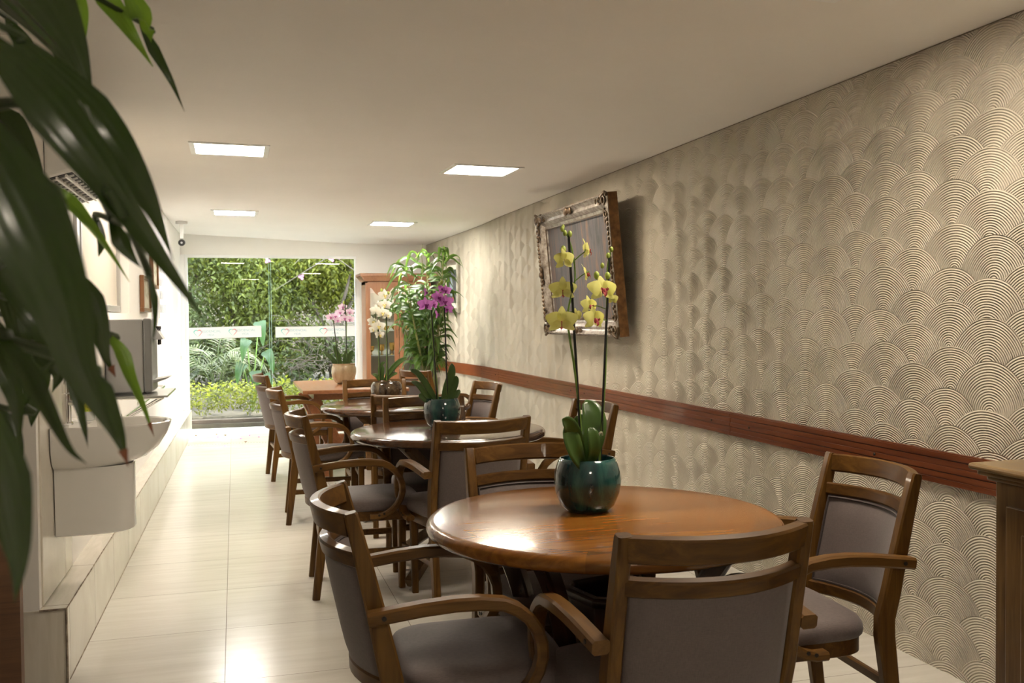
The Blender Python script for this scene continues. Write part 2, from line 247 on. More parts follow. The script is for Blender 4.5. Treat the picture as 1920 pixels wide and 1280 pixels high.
# upholstery
def fabric(name, c):
    m = mat(name, c, .62, spec=.35); t = NT(m); b = bsdf(m)
    v = t.coord(); n = t.noise(t.coord((1, 1, 6)), 60, 3); w1 = t.noise(t.coord((240, 30, 30)), 3, 2); w2 = t.noise(t.coord((30, 30, 240)), 3, 2)
    f = t.m('MULTIPLY', t.m('ADD', w1, w2), .5)
    t.l.new(t.ramp(f, [(.35, tuple(x * .82 for x in c)), (.65, tuple(x * 1.15 for x in c))]), b.inputs['Base Color'])
    t.l.new(t.bump(f, .2, .002), b.inputs['Normal']); b.inputs['Sheen Weight'].default_value = .15
    return m
M['fabric'] = fabric('fabric', (.125, .098, .092)); M['piping'] = mat('piping', (.06, .045, .042), .6)
M['screw'] = mat('screw', (.03, .025, .02), .4, .6); M['steel'] = mat('steel', (.55, .54, .52), .3, 1.0)
M['chrome'] = mat('chrome', (.75, .75, .74), .12, 1.0); M['alu'] = mat('alu', (.6, .6, .6), .35, .8)
M['wall'] = noisy('wall_paint', (.85, .83, .79), (.89, .87, .83), 2.0, rough=.6, rj=.05, bump=.0006, bscale=60)
M['ceil'] = noisy('ceiling_paint', (.84, .815, .78), (.88, .855, .82), 1.2, rough=.75, rj=.05, bump=.0008, bscale=5)
M['white'] = mat('white_plastic', (.82, .82, .8), .35); M['white_frame'] = mat('white_frame', (.85, .85, .84), .3)
M['porcelain'] = mat('porcelain', (.80, .79, .76), .12, coat=.5); M['grey_body'] = mat('grey_body', (.42, .425, .43), .35, .2)
M['grey_dark'] = mat('grey_dark', (.25, .255, .26), .35, .2); M['black'] = mat('black_plastic', (.012, .012, .012), .35)
M['soil'] = noisy('soil', (.03, .018, .01), (.09, .06, .035), 60, rough=.9, bump=.01)
# tiled floor
def tile_mat():
    m = mat('floor_tile', (.7, .67, .6), .18, coat=.05, spec=.27); t = NT(m); b = bsdf(m)
    sep = t.node('ShaderNodeSeparateXYZ'); t.l.new(t.coord(), sep.inputs[0]); X, Y = sep.outputs[0], sep.outputs[1]
    fx = t.m('DIVIDE', t.m('ADD', X, .055 + 7.8), .78); fy = t.m('DIVIDE', t.m('ADD', Y, 8.385 + .01), .6365)
    def line(f, size): return t.m('LESS_THAN', t.m('MULTIPLY', t.m('SUBTRACT', .5, t.m('ABSOLUTE', t.m('SUBTRACT', t.m('FRACT', f), .5))), size), .0014)
    g = t.m('MAXIMUM', line(fx, .78), line(fy, .6365))
    wn = t.node('ShaderNodeTexWhiteNoise', noise_dimensions='2D'); cmb = t.node('ShaderNodeCombineXYZ')
    t.l.new(t.m('FLOOR', fx), cmb.inputs[0]); t.l.new(t.m('FLOOR', fy), cmb.inputs[1]); t.l.new(cmb.outputs[0], wn.inputs['Vector'])
    streak = t.noise(t.coord((.9, 9, 1)), 2.2, 6, .6, .6)
    f = t.m('MULTIPLY_ADD', wn.outputs[0], .16, t.m('MULTIPLY', streak, .9))
    col = t.ramp(f, [(.3, (.60, .575, .52)), (.55, (.66, .635, .58)), (.8, (.71, .69, .64))])
    col = t.mix(g, col, (.17, .15, .12)); t.l.new(col, b.inputs['Base Color'])
    t.l.new(t.m('MULTIPLY_ADD', g, .5, t.m('MULTIPLY_ADD', streak, .08, .17)), b.inputs['Roughness'])
    t.l.new(t.bump(t.m('ADD', t.m('MULTIPLY', g, -1), t.m('MULTIPLY', t.noise(t.coord(), 2.0, 2), .8)), .25, .0015), b.inputs['Normal'])
    return m
M['tile'] = tile_mat()
def step_tile():
    m = mat('step_tile', (.66, .6, .5), .22, coat=.2); t = NT(m); b = bsdf(m)
    sep = t.node('ShaderNodeSeparateXYZ'); t.l.new(t.coord(), sep.inputs[0])
    fy = t.m('DIVIDE', t.m('ADD', sep.outputs[1], 5.23), .61)
    g = t.m('LESS_THAN', t.m('SUBTRACT', .5, t.m('ABSOLUTE', t.m('SUBTRACT', t.m('FRACT', fy), .5))), .0035)
    n = t.noise(t.coord((9, 1.2, 1)), 2.5, 6, .6, .5)
    t.l.new(t.mix(g, t.ramp(n, [(.3, (.62, .58, .49)), (.7, (.74, .70, .62))]), (.2, .17, .13)), b.inputs['Base Color'])
    return m
M['step'] = step_tile()
# combed plaster: overlapping fans of concentric grooves
def fan_wall():
    m = mat('combed_plaster', (.58, .5, .37), .5, spec=.35); t = NT(m); b = bsdf(m)
    sep = t.node('ShaderNodeSeparateXYZ'); t.l.new(t.coord(), sep.inputs[0]); U, V = sep.outputs[1], sep.outputs[2]
    wrp = t.noise(t.coord(), 2.3, 1); U = t.m('ADD', U, t.m('MULTIPLY_ADD', wrp, .035, -.0175)); V = t.m('ADD', V, t.m('MULTIPLY_ADD', t.noise(t.coord((1, 1, 1), rot=(1, 0, 0)), 2.9, 1), .035, -.0175))
    CW, RH = .19, .15
    best = None; bd = None; br = None; ba = None
    for k in (0, -1, 1):
        c = t.m('ADD', t.m('FLOOR', t.m('DIVIDE', U, CW)), float(k))
        w1 = t.node('ShaderNodeTexWhiteNoise', noise_dimensions='1D'); t.l.new(c, w1.inputs['W'])
        ph = t.m('MULTIPLY', w1.outputs[0], RH)
        row0 = t.m('FLOOR', t.m('DIVIDE', t.m('SUBTRACT', V, ph), RH))
        for j in (0, 1):
            row = t.m('SUBTRACT', row0, float(j))
            cmb = t.node('ShaderNodeCombineXYZ'); t.l.new(c, cmb.inputs[0]); t.l.new(row, cmb.inputs[1])
            w2 = t.node('ShaderNodeTexWhiteNoise', noise_dimensions='2D'); t.l.new(cmb.outputs[0], w2.inputs['Vector'])
            s2 = t.node('ShaderNodeSeparateColor'); t.l.new(w2.outputs[1], s2.inputs[0])
            cu = t.m('MULTIPLY', t.m('ADD', c, t.m('MULTIPLY_ADD', s2.outputs[0], .20, .40)), CW)
            cv = t.m('ADD', t.m('MULTIPLY', t.m('ADD', row, t.m('MULTIPLY', s2.outputs[1], .22)), RH), ph)
            du = t.m('SUBTRACT', U, cu); dv = t.m('SUBTRACT', V, cv)
            d = t.m('SQRT', t.m('ADD', t.m('MULTIPLY', du, du), t.m('MULTIPLY', dv, dv)))
            R = t.m('MULTIPLY_ADD', s2.outputs[2], .03, .165)
            cv2 = t.m('ADD', cv, t.m('MULTIPLY', t.m('GREATER_THAN', d, R), 50.0))
            if best is None: best, bd, br, bu = cv2, d, s2.outputs[0], du
            else:
                les = t.m('LESS_THAN', cv2, best)
                def sel(a, o):
                    return t.m('MULTIPLY_ADD', les, t.m('SUBTRACT', a, o), o)
                bd, br, bu = sel(d, bd), sel(s2.outputs[0], br), sel(du, bu); best = t.m('MINIMUM', cv2, best)
    ridge = t.m('SINE', t.m('MULTIPLY', bd, 2 * pi / .0092))
    smear = t.node('ShaderNodeMapRange'); smear.inputs[1].default_value = .36; smear.inputs[2].default_value = .58
    t.l.new(t.noise(t.coord(), 3.4, 3), smear.inputs[0])
    h = t.m('MULTIPLY', t.m('MULTIPLY', ridge, .0034), t.m('MULTIPLY_ADD', smear.outputs[0], .4, .6))
    h = t.m('ADD', h, t.m('MULTIPLY', bd, .12))
    h = t.m('SUBTRACT', h, t.m('MULTIPLY', t.m('SQRT', t.m('MULTIPLY_ADD', bu, bu, .0003)), .34))
    h = t.m('ADD', h, t.m('MULTIPLY', t.m('MULTIPLY', bu, t.m('SUBTRACT', br, .5)), .40))
    h = t.m('ADD', h, t.m('MULTIPLY', t.noise(t.coord(), 1.3, 2), .012))
    bn = t.node('ShaderNodeBump'); t.l.new(h, bn.inputs['Height']); bn.inputs['Strength'].default_value = 1.0; bn.inputs['Distance'].default_value = 1.0
    t.l.new(bn.outputs[0], b.inputs['Normal'])
    st = t.noise(t.coord((1, 1, .6)), 1.4, 5); gr = t.m('MULTIPLY_ADD', ridge, .06, t.m('MULTIPLY_ADD', br, .12, st))
    t.l.new(t.ramp(gr, [(.3, (.56, .50, .39)), (.55, (.61, .55, .44)), (.8, (.66, .60, .49))]), b.inputs['Base Color'])
    return m
M['fan'] = fan_wall()
M['rail_red'] = wood('rail_red', (.06, .012, .003), (.125, .03, .007), (.18, .052, .014), 1, .32, .15); bsdf(M['rail_red']).inputs['Specular IOR Level'].default_value = .3
# leaves
def leafm(name, c1, c2, rough=.3, tr=.35, tc=(.35, .6, .06), scale=3, streak=None, spec=.5):
    m = mat(name, c1, rough, spec=spec); t = NT(m); b = bsdf(m)
    n = t.noise(t.coord(streak or (1, 1, 1)), scale, 3)
    oi = t.node('ShaderNodeNewGeometry'); rr = oi.outputs['Random Per Island']
    f = t.m('MULTIPLY_ADD', rr, .55, t.m('MULTIPLY', n, .55))
    col = t.ramp(f, [(.25, c1), (.8, c2)]); t.l.new(col, b.inputs['Base Color'])
    tl = t.node('ShaderNodeBsdfTranslucent'); t.l.new(t.mix(.5, col, tc), tl.inputs[0])
    mx = t.node('ShaderNodeMixShader'); mx.inputs[0].default_value = tr
    t.l.new(b.outputs[0], mx.inputs[1]); t.l.new(tl.outputs[0], mx.inputs[2])
    t.l.new(mx.outputs[0], t.n['Material Output'].inputs[0]); return m
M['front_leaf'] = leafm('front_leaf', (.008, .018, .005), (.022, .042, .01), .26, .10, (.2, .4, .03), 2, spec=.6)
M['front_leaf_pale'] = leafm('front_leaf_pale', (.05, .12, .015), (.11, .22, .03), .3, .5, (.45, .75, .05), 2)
M['brown_tip'] = mat('dry_brown', (.16, .05, .015), .6)
M['indoor_leaf'] = leafm('indoor_leaf', (.018, .045, .009), (.065, .125, .025), .5, .3, (.4, .7, .1), 6)
M['orchid_leaf'] = leafm('orchid_leaf', (.022, .055, .01), (.06, .12, .022), .3, .12, (.4, .7, .1), 9)
M['stem_green'] = mat('stem_green', (.13, .23, .035), .4); M['cane'] = noisy('cane', (.1, .12, .03), (.3, .3, .1), 30, rough=.5)
M['stake'] = mat('stake', (.008, .008, .007), .35)
M['stalk'] = mat('stalk', (.03, .05, .015), .45)
M['bark'] = noisy('bark', (0.0315, 0.0225, 0.0158), (0.0765, 0.0585, 0.045), 20, (0.45, 0.45, 0.135), rough=.9, bump=.01)
M['bush_a'] = leafm('bush_a', (.022, .036, .006), (.125, .15, .02), .6, .45, (.36, .40, .05), 2)
M['bush_b'] = leafm('bush_b', (.022, .036, .012), (.10, .13, .036), .6, .4, (.27, .33, .08), 2)
M['bush_c'] = leafm('bush_c', (.04, .055, .006), (.18, .19, .02), .6, .45, (.38, .42, .04), 2)
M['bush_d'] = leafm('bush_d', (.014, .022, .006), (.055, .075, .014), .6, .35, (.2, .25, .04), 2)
M['big_leaf'] = leafm('big_leaf', (.012, .035, .01), (.035, .085, .025), .5, .3, (.1, .22, .04), 2)
M['petal_pink'] = leafm('petal_pink', (0.413, 0.075, 0.338), (0.562, 0.165, 0.465), .5, .4, (0.675, 0.225, 0.6), 2)
M['kerb'] = noisy('kerb', (.035, .022, .016), (.08, .055, .042), 7, rough=.9, bump=.01)
M['earth'] = noisy('earth', (0.0225, 0.0158, 0.0099), (0.0585, 0.045, 0.027), 6, rough=.95, bump=.02)
M['patio'] = noisy('patio', (.66, .66, .6), (.74, .74, .69), 5, rough=.3, rj=.1)
# glass
def glassm():
    m = bpy.data.materials.new('clear_glass'); m.use_nodes = True; t = NT(m); t.n.remove(bsdf(m))
    tr = t.node('ShaderNodeBsdfTransparent'); tr.inputs[0].default_value = (.93, .955, .94, 1); gl = t.node('ShaderNodeBsdfGlossy'); gl.inputs['Roughness'].default_value = 0.0
    fr = t.node('ShaderNodeFresnel'); fr.inputs[0].default_value = 1.5; mx = t.node('ShaderNodeMixShader')
    t.l.new(t.m('MULTIPLY', fr.outputs[0], .6), mx.inputs[0]); t.l.new(tr.outputs[0], mx.inputs[1]); t.l.new(gl.outputs[0], mx.inputs[2])
    t.l.new(mx.outputs[0], t.n['Material Output'].inputs[0]); return m
M['glass'] = glassm()
M['glass_edge'] = mat('glass_edge', (.35, .5, .45), .15)
M['bottle_glass'] = mat('bottle_glass', (.8, .82, .8), .1, trans=.6)
def emis(name, c, s):
    m = bpy.data.materials.new(name); m.use_nodes = True; b = bsdf(m); b.inputs['Base Color'].default_value = (.8, .8, .8, 1)
    b.inputs['Emission Color'].default_value = (*c, 1); b.inputs['Emission Strength'].default_value = s; return m
M['cab_fill'] = emis('cabinet_fill_glow', (1.0, .93, .8), 18.0); M['lamp'] = emis('lamp_diffuser', LAMP, LAMP_W); M['lamp_cool'] = emis('lamp_cool_diffuser', (1.0, .95, .86), LAMP_W * 2.05)
# glazes
def glaze(name, a, b_, c, scale=5, stretch=(1, 1, .35), rough=.1):
    m = mat(name, a, rough, coat=.7); t = NT(m); b = bsdf(m)
    n = t.noise(t.coord(stretch), scale, 6, .65, .6); t.l.new(t.ramp(n, [(.35, a), (.52, b_), (.7, c)]), b.inputs['Base Color'])
    t.l.new(t.bump(t.noise(t.coord(), 30, 2), .12, .002), b.inputs['Normal']); return m
M['pot_teal'] = glaze('pot_teal', (.006, .022, .03), (.012, .06, .06), (.03, .12, .10), 14)
M['pot_brown'] = glaze('pot_brown', (.012, .008, .005), (.05, .033, .018), (.14, .1, .055), 22)
M['pot_beige'] = glaze('pot_beige', (.26, .19, .10), (.42, .34, .21), (.52, .45, .31), 9)
M['pot_grey'] = mat('pot_grey', (.2, .19, .18), .6)
# petals
def petal(name, a, b_, tc):
    return leafm(name, a, b_, .5, .4, tc, 30, spec=.2)
M['fl_yellow'] = petal('fl_yellow', (.62, .60, .13), (.74, .73, .28), (.9, .9, .35)); M['lip_yellow'] = mat('lip_yellow', (.38, .05, .06), .5)
M['fl_magenta'] = petal('fl_magenta', (.30, .06, .30), (.52, .18, .50), (.8, .3, .8)); M['lip_magenta'] = mat('lip_magenta', (.2, .005, .16), .5)
M['fl_white'] = petal('fl_white', (.74, .72, .64), (.84, .83, .76), (.95, .95, .85)); M['lip_white'] = mat('lip_white', (.65, .55, .2), .5)
M['fl_pink'] = petal('fl_pink', (.66, .48, .60), (.78, .62, .72), (.9, .7, .85)); M['lip_pink'] = mat('lip_pink', (.5, .12, .35), .5)
M['bud'] = mat('bud', (.33, .42, .07), .45)
M['silver_gilt'] = noisy('silver_gilt', (.10, .07, .05), (.45, .41, .36), 26, rough=.38, rj=.2, metal=.55, bump=.004)
M['bronze'] = noisy('bronze', (.035, .022, .013), (.16, .10, .05), 30, rough=.4, rj=.2, metal=.5, bump=.006)
M['gold_brown'] = noisy('gold_brown', (.09, .035, .01), (.3, .15, .05), 20, rough=.4, metal=.3, bump=.003)
def canvas(name, stops, sx=(1, 1, 1), sc=3):
    m = mat(name, (.2, .2, .2), .7, spec=.2); t = NT(m); b = bsdf(m); n = t.noise(t.coord(sx), sc, 7, .7, 1.2)
    t.l.new(t.ramp(n, stops), b.inputs['Base Color']); t.l.new(t.bump(n, .5, .004), b.inputs['Normal']); return m
M['canvas'] = canvas('canvas', [(.25, (.02, .025, .022)), (.40, (.06, .06, .06)), (.52, (.085, .08, .085)), (.6, (.12, .085, .07)), (.75, (.2, .12, .08))], (7, 1, .8), 2.2)
M['canvas_dark'] = canvas('canvas_dark', [(.3, (.025, .03, .035)), (.5, (.07, .075, .08)), (.7, (.12, .11, .1))], (1, 1, 1), 3)
# ------------------------------------------------------------------ room shell
m = MB(); m.box(-3.2, 2.62, -3, 12.0, -.05, 0); struct(m.build('floor', M['tile']))
m = MB(); xs = [-3.25 + i * .3 for i in range(21)]; ys = [-3.05 + i * .5 for i in range(31)]
ys[-1] = 12.14
nx = len(xs); xs[-1] = 2.64
m.add([(x, y, ceil_z(x, y)) for y in ys for x in xs] + [(x, y, ceil_z(x, y) + .12) for y in ys for x in xs],
      [(j * nx + i, (j + 1) * nx + i, (j + 1) * nx + i + 1, j * nx + i + 1) for j in range(len(ys) - 1) for i in range(nx - 1)] +
      [(len(ys) * nx + j * nx + i, len(ys) * nx + j * nx + i + 1, len(ys) * nx + (j + 1) * nx + i + 1, len(ys) * nx + (j + 1) * nx + i) for j in range(len(ys) - 1) for i in range(nx - 1)], True)
struct(m.build('ceiling', M['ceil']))
m = MB(); yy = [-3.0, 0, 3, 6, 8, 9.9, 10.3, 10.7, 11.1, 11.5, 12.12]
for a, b in zip(yy, yy[1:]):
    xa, xb = wall_x(a), wall_x(b)
    m.hexa([(xa, a, 0), (2.7, a, 0), (xb, b, 0), (2.7, b, 0), (xa, a, 2.5), (2.7, a, 2.5), (xb, b, 2.5), (2.7, b, 2.5)])
struct(m.build('wall_right', M['fan']))
m = MB(); m.box(-3.3, -.62, 12.0, 12.12, 0, 2.5); m.box(1.476, 2.5, 12.0, 12.12, 0, 2.5); m.box(-.62, 1.476, 12.0, 12.12, 2.135, 2.5)
struct(m.build('wall_back', M['wall']))
m = MB(); m.box(-3.3, 2.7, -3.15, -3.0, 0, 2.5); struct(m.build('wall_front', M['wall']))
# left wall with the window recess
m = MB()
def lwseg(y0, y1, z0, z1, dx=0, th=.2):
    a, b = left_x(y0) - dx, left_x(y1) - dx
    m.hexa([(a - th, y0, z0), (a, y0, z0), (b - th, y1, z0), (b, y1, z0), (a - th, y0, z1), (a, y0, z1), (b - th, y1, z1), (b, y1, z1)])
lwseg(3.88, 12.0, .20, 1.40); lwseg(3.88, 4.75, 1.40, 2.5); lwseg(6.86, 9.1, 1.40, 2.5); lwseg(9.8, 12.0, 1.40, 2.5); lwseg(9.1, 9.8, 2.13, 2.5); lwseg(4.75, 6.86, 2.30, 2.5); lwseg(4.75, 6.86, 1.40, 2.30, .14, .06); lwseg(9.1, 9.8, 1.4, 2.13, .1, .1)
struct(m.build('wall_left', M['wall']))
m = MB(); m.box(-3.2, -.915, 3.87, 4.0, 0, 2.5); m.box(-.915, -.709, 3.864, 3.879, 0, 2.5); m.box(-3.3, -3.2, -3, 4.0, 0, 2.5)
struct(m.build('wall_left_return', M['wall']))
m = MB(); m.box(-2.6, -.712, 3.55, 3.6, 0, .97); m.box(-2.6, -.707, 3.54, 3.605, .97, 1.0); struct(m.build('trim_1', M['panel_wood']))
# tiled ledge along the left wall
def lx(y): return -.617 + .0138 * (y - 3.88)
m = MB(); m.hexa([(-.80, 3.86, 0), (lx(3.86), 3.86, 0), (-.66, 12, 0), (lx(12), 12, 0), (-.80, 3.86, .28), (lx(3.86), 3.86, .28), (-.66, 12, .28), (lx(12), 12, .28)])
struct(m.build('trim_2', M['step']))
m = MB(); m.tube([(lx(3.86), 3.858, .281), (lx(12), 12, .281)], .0028, 5); m.tube([(lx(3.86), 3.857, 0), (lx(3.86), 3.857, .281)], .0045, 5); m.tube([(-.71, 3.857, .281), (lx(3.86), 3.857, .281)], .004, 5)
m.tube([(lx(3.9), 3.9, .001), (lx(12), 12, .001)], .003, 5)
struct(m.build('trim_3', noisy('chipped_edge', (.09, .05, .03), (.42, .36, .28), 30, rough=.8)))
# ridged red rail
m = MB(); rz = [.715 + .012 * i for i in range(11)]
cuts = [-3.0, .2, 2.2, 4.55, 6.9, 9.2, 9.9]
for a, b in zip(cuts, cuts[1:]):
    a += .002; b -= .002
    for k in range(5):
        z0 = .715 + k * .024; d = .024 if k % 2 == 0 else .021
        for q, (p0, p1, dd) in enumerate(((z0, z0 + .019, d), (z0 + .019, z0 + .024, d - .005))):
            m.box(2.55 - dd, 2.552, a, b, p0, p1)
for i in range(7):
    a, b = 9.9 + i * .3, 9.9 + (i + 1) * .3; xa, xb = wall_x(a), wall_x(b)
    m.hexa([(xa - .022, a, .715), (xa, a, .715), (xb - .022, b, .715), (xb, b, .715), (xa - .022, a, .835), (xa, a, .835), (xb - .022, b, .835), (xb, b, .835)])
struct(m.build('trim_4', M['rail_red']))
m = MB()
for y in (2.35, 3.35, 4.35, 4.75, 6.75, 7.05, 8.2, 9.3):
    for z in (.775,): m.sphere((2.524, y, z), (.004, .006, .006), 8, 5)
struct(m.build('trim_5', M['screw']))
# dark joint under the ceiling
m = MB(); m.tube([(2.546, y, ceil_z(2.55, y) - .003) for y in (-3, 0, 3, 6, 9, 9.9)] + [(wall_x(y) - .004, y, ceil_z(2.5, y) - .003) for y in (10.5, 11.2, 11.98)], .0022, 5)
struct(m.build('trim_6', mat('joint', (.2, .165, .11), .9)))

# ------------------------------------------------------------------ window, lattice and glass doors
w = struct(empty('window_1', (left_x(5.8) - .1, 5.8, 1.85), -rad(0) + .73 * -1))
m = MB()
for a, b, c, d in ((-1.03, 1.04, -.44, -.40), (-1.03, 1.04, .40, .44), (-1.03, -.99, -.44, .44), (1.0, 1.04, -.44, .44), (-.62, -.55, -.44, .44), (-.5, -.47, -.44, .44)):
    m.box(-.02, .05, a, b, c, d)
m.build('window_frame', M['alu'], w, .003)
m = MB(); m.box(-.012, -.004, -1.0, -.55, -.41, .41); m.build('pane', mat('frosted', (.72, .72, .69), .45), w)
m = MB(); m.box(-.005, .035, -.47, -.19, -.41, .41); m.box(-.005, .03, -.185, 1.0, -.41, .41); m.build('shutter_panel', mat('beige_panel', (.62, .57, .49), .5), w, .002)
m = MB(); m.box(-.004, .0, -.95, -.68, -.30, .12); m.build('paper_notice', mat('paper', (.8, .78, .74), .7), w)
# pierced white block screen set in the left wall
b = struct(empty('window_2', (left_x(9.45) - .04, 9.45, 1.765), -.73))
m = MB(); nz, ny = 6, 5; Hh, Wd = .365, .345
for i in range(ny + 1): y = -Wd + 2 * Wd * i / ny; m.box(-.03, .045, y - .022, y + .022, -Hh, Hh)
for j in range(nz + 1): z = -Hh + 2 * Hh * j / nz; m.box(-.03, .044, -Wd, Wd, z - .022, z + .022)
m.build('lattice', M['white_frame'], b)
m = MB(); m.box(-.05, -.045, -Wd, Wd, -Hh, Hh); m.build('backing', mat('backing_grey', (.35, .36, .35), .8), b)  # even mid-grey sheet behind the lattice openings
# door frame
d = struct(empty('door_1', (0, 12.03, 0)))
m = MB(); m.box(-.56, 1.476, -.03, .03, 2.10, 2.135); m.box(1.452, 1.476, -.03, .03, 0, 2.1); m.box(-.56, -.525, -.03, .03, 0, 2.1); m.box(-.62, -.56, -.06, .04, 0, 2.135); m.box(-.56, 1.476, -.03, .03, 0, .012)
m.build('door_frame', M['white_frame'], d, .003)
m = MB(); m.box(-.525, .437, -.018, -.010, .014, 2.10); m.build('pane', M['glass'], d)
m = MB(); m.box(.4335, .4385, -.019, -.009, .014, 2.10); m.build('pane_edge', M['glass_edge'], d)
m = MB(); m.box(-.612, -.585, -.13, -.11, .70, 1.12); m.box(-.605, -.592, -.11, -.055, .74, .76); m.box(-.605, -.592, -.11, -.055, 1.06, 1.08)
m.build('door_handle', M['white'], d, .004)
d2 = struct(empty('door_2', (0, 12.03, 0)))
m = MB(); m.box(.412, 1.452, .008, .016, .014, 2.10); m.build('pane', M['glass'], d2)
m = MB(); m.box(.410, .415, .007, .017, .014, 2.10); m.build('pane_edge', M['glass_edge'], d2)
# banners with writing
MT = {'teal': mat('teal_print', (.12, .52, .48), .5), 'red': mat('red_print', (.62, .05, .07), .5), 'grey': mat('grey_print', (.36, .50, .55), .5), 'banner': leafm('banner_film', (.74, .75, .74), (.76, .77, .76), .6, .18, (.8, .82, .8), 1)}
def banner(x0, x1, z0, z1, yf, label, tilt):
    b_ = empty('banner_sticker', (x0, yf, (z0 + z1) / 2), 0, label, 'sticker'); b_.rotation_euler = (0, -rad(tilt), 0)
    W_ = x1 - x0; H_ = z1 - z0
    q = MB(); q.box(0, W_, -.0015, 0, -H_ / 2, H_ / 2); q.build('film', MT['banner'], b_)
    for k in range(2):
        ox = W_ * (.12 + .48 * k)
        # heart made of a teal stroke on the left and a red stroke on the right
        for sgn, mt in ((-1, 'teal'), (1, 'red')):
            pts = [Vector((0, 0, 0))] ; n = 14; v = []; f = []
            for i in range(n + 1):
                u = i / n; a = pi * (1.12 - 1.30 * u) if sgn > 0 else 0
                # outline of one lobe, from the notch round to the tip
                ang = rad(150 - 205 * u) if sgn > 0 else rad(30 + 205 * u)
                cx = .016 * sgn; r = .027
                p = Vector((cx + r * cos(ang), 0, .010 + r * sin(ang))) if u < .75 else None
                if p is None:
                    angc = rad(150 - 205 * .75) if sgn > 0 else rad(30 + 205 * .75)
                    pc = Vector((cx + r * cos(angc), 0, .010 + r * sin(angc))); p = pc.lerp(Vector((.004 * sgn, 0, -.040)), (u - .75) / .25)
                wd = .0095 * sin(pi * min(1, max(0, u * .92 + .06))) + .0012
                c0 = Vector((0, 0, -.002)); dr = (p - c0).normalized()
                v += [p - dr * wd * .5, p + dr * wd * .5]
            f = [(2 * i, 2 * i + 1, 2 * i + 3, 2 * i + 2) for i in range(n)]
            q = MB(); q.add([(ox + p.x * 1.05, -.0025, p.z * 1.0) for p in v], f)
            q.build('heart_stroke', MT[mt], b_)
        for txt, dx, dz, sz in (('RESIDENCIAL', .145, .006, .040), ('VIDA', .145, -.036, .036)):
            c = bpy.data.curves.new('lettering', 'FONT'); c.body = txt; c.size = sz; c.align_x = 'CENTER'; c.extrude = .0003; c.offset = .0003
            c.materials.append(MT['grey']); tmp = bpy.data.objects.new('tmp', c); COL.objects.link(tmp); bpy.context.view_layer.update(); me_ = bpy.data.meshes.new_from_object(tmp.evaluated_get(bpy.context.evaluated_depsgraph_get())); bpy.data.objects.remove(tmp); o = bpy.data.objects.new('lettering', me_); COL.objects.link(o); o.parent = b_
            o.location = (ox + dx, -.0025, dz); o.rotation_euler = (rad(90), 0, 0)
    return b_
banner(-.52, .315, 1.125, 1.262, 12.010, 'white sticker band with green and red heart logo on the left glass pane', 1.2)
banner(.482, 1.448, 1.132, 1.262, 12.0365, 'white sticker band with heart logo on the right glass pane behind the pink orchid', .3)

# ------------------------------------------------------------------ recessed ceiling lights
def light(x, y, sx, sy, label, rz=0, mk='lamp'):
    z = ceil_z(x, y); e = empty('ceiling_light', (x, y, z), rz, label, 'ceiling light', 'recessed ceiling lights')
    e.rotation_euler = (0, .0095, rad(rz))
    q = MB(); t = .032
    for a, b_, c, d_ in ((-sx / 2, sx / 2, -sy / 2, -sy / 2 + t), (-sx / 2, sx / 2, sy / 2 - t, sy / 2), (-sx / 2, -sx / 2 + t, -sy / 2 + t, sy / 2 - t), (sx / 2 - t, sx / 2, -sy / 2 + t, sy / 2 - t)):
        q.box(a, b_, c, d_, -.007, .006)
    q.build('frame', M['white_frame'], e, .002)
    q = MB(); q.box(-sx / 2 + t, sx / 2 - t, -sy / 2 + t, sy / 2 - t, -.004, .004); q.build('diffuser', M[mk], e)
    return e
light(-.01, 6.04, .46, .42, 'lit square ceiling panel left of centre, nearest on the left side')
light(1.645, 6.39, .49, .43, 'lit square ceiling panel nearest the textured wall, before the big painting', 2)
light(.02, 9.52, .43, .42, 'lit square ceiling panel nearest the glass door on the left side', 0, 'lamp_cool')
light(1.605, 10.0, .47, .40, 'lit square ceiling panel above the tall green plant', 0, 'lamp_cool')
light(1.66, 2.50, .46, .42, 'lit ceiling panel whose edge shows at the top above the front table')
light(.4, -1.2, .46, .42, 'lit ceiling panel behind the viewer')

# ------------------------------------------------------------------ left wall fittings
e = empty('air_conditioner', (left_x(4.55) + .002, 4.55, 2.06), -.73, 'white wall air conditioner with open louvre above the basin', 'air conditioner')
m = MB(); pr = [(0, -.145), (.105, -.112), (.17, -.06), (.195, .03), (.17, .12), (.12, .15), (0, .15)]
n_ = len(pr); m.add([(x, y, z) for y in (-.44, .44) for x, z in pr], [(i, (i + 1) % n_, n_ + (i + 1) % n_, n_ + i) for i in range(n_)] + [tuple(reversed(range(n_))), tuple(n_ + i for i in range(n_))]); m.build('body', M['white'], e, .01)
def acp(x, d_): return (x, -.145 + x * .314 - d_)          # a point on the sloping underside, d_ below it
def acslab(q, x0, x1, y0, y1, d0, d1):
    (xa, za), (xb, zb), (xc, zc), (xd, zd) = acp(x0, d1), acp(x1, d1), acp(x0, d0), acp(x1, d0)
    q.hexa([(xa, y0, za), (xb, y0, zb), (xa, y1, za), (xb, y1, zb), (xc, y0, zc), (xd, y0, zd), (xc, y1, zc), (xd, y1, zd)])
m = MB(); acslab(m, .012, .095, -.40, .40, .0, .003); m.build('outlet', mat('outlet_dark', (.025, .025, .025), .6), e)
for k in range(2):
    m = MB(); x0 = .034 + k * .034; acslab(m, x0, x0 + .007, -.40, .40, .003, .014); m.build('louvre', M['white'], e)
for k in range(10):
    m = MB(); y = -.36 + k * .08; acslab(m, .012, .095, y, y + .006, .003, .010); m.build('vane', M['white'], e)
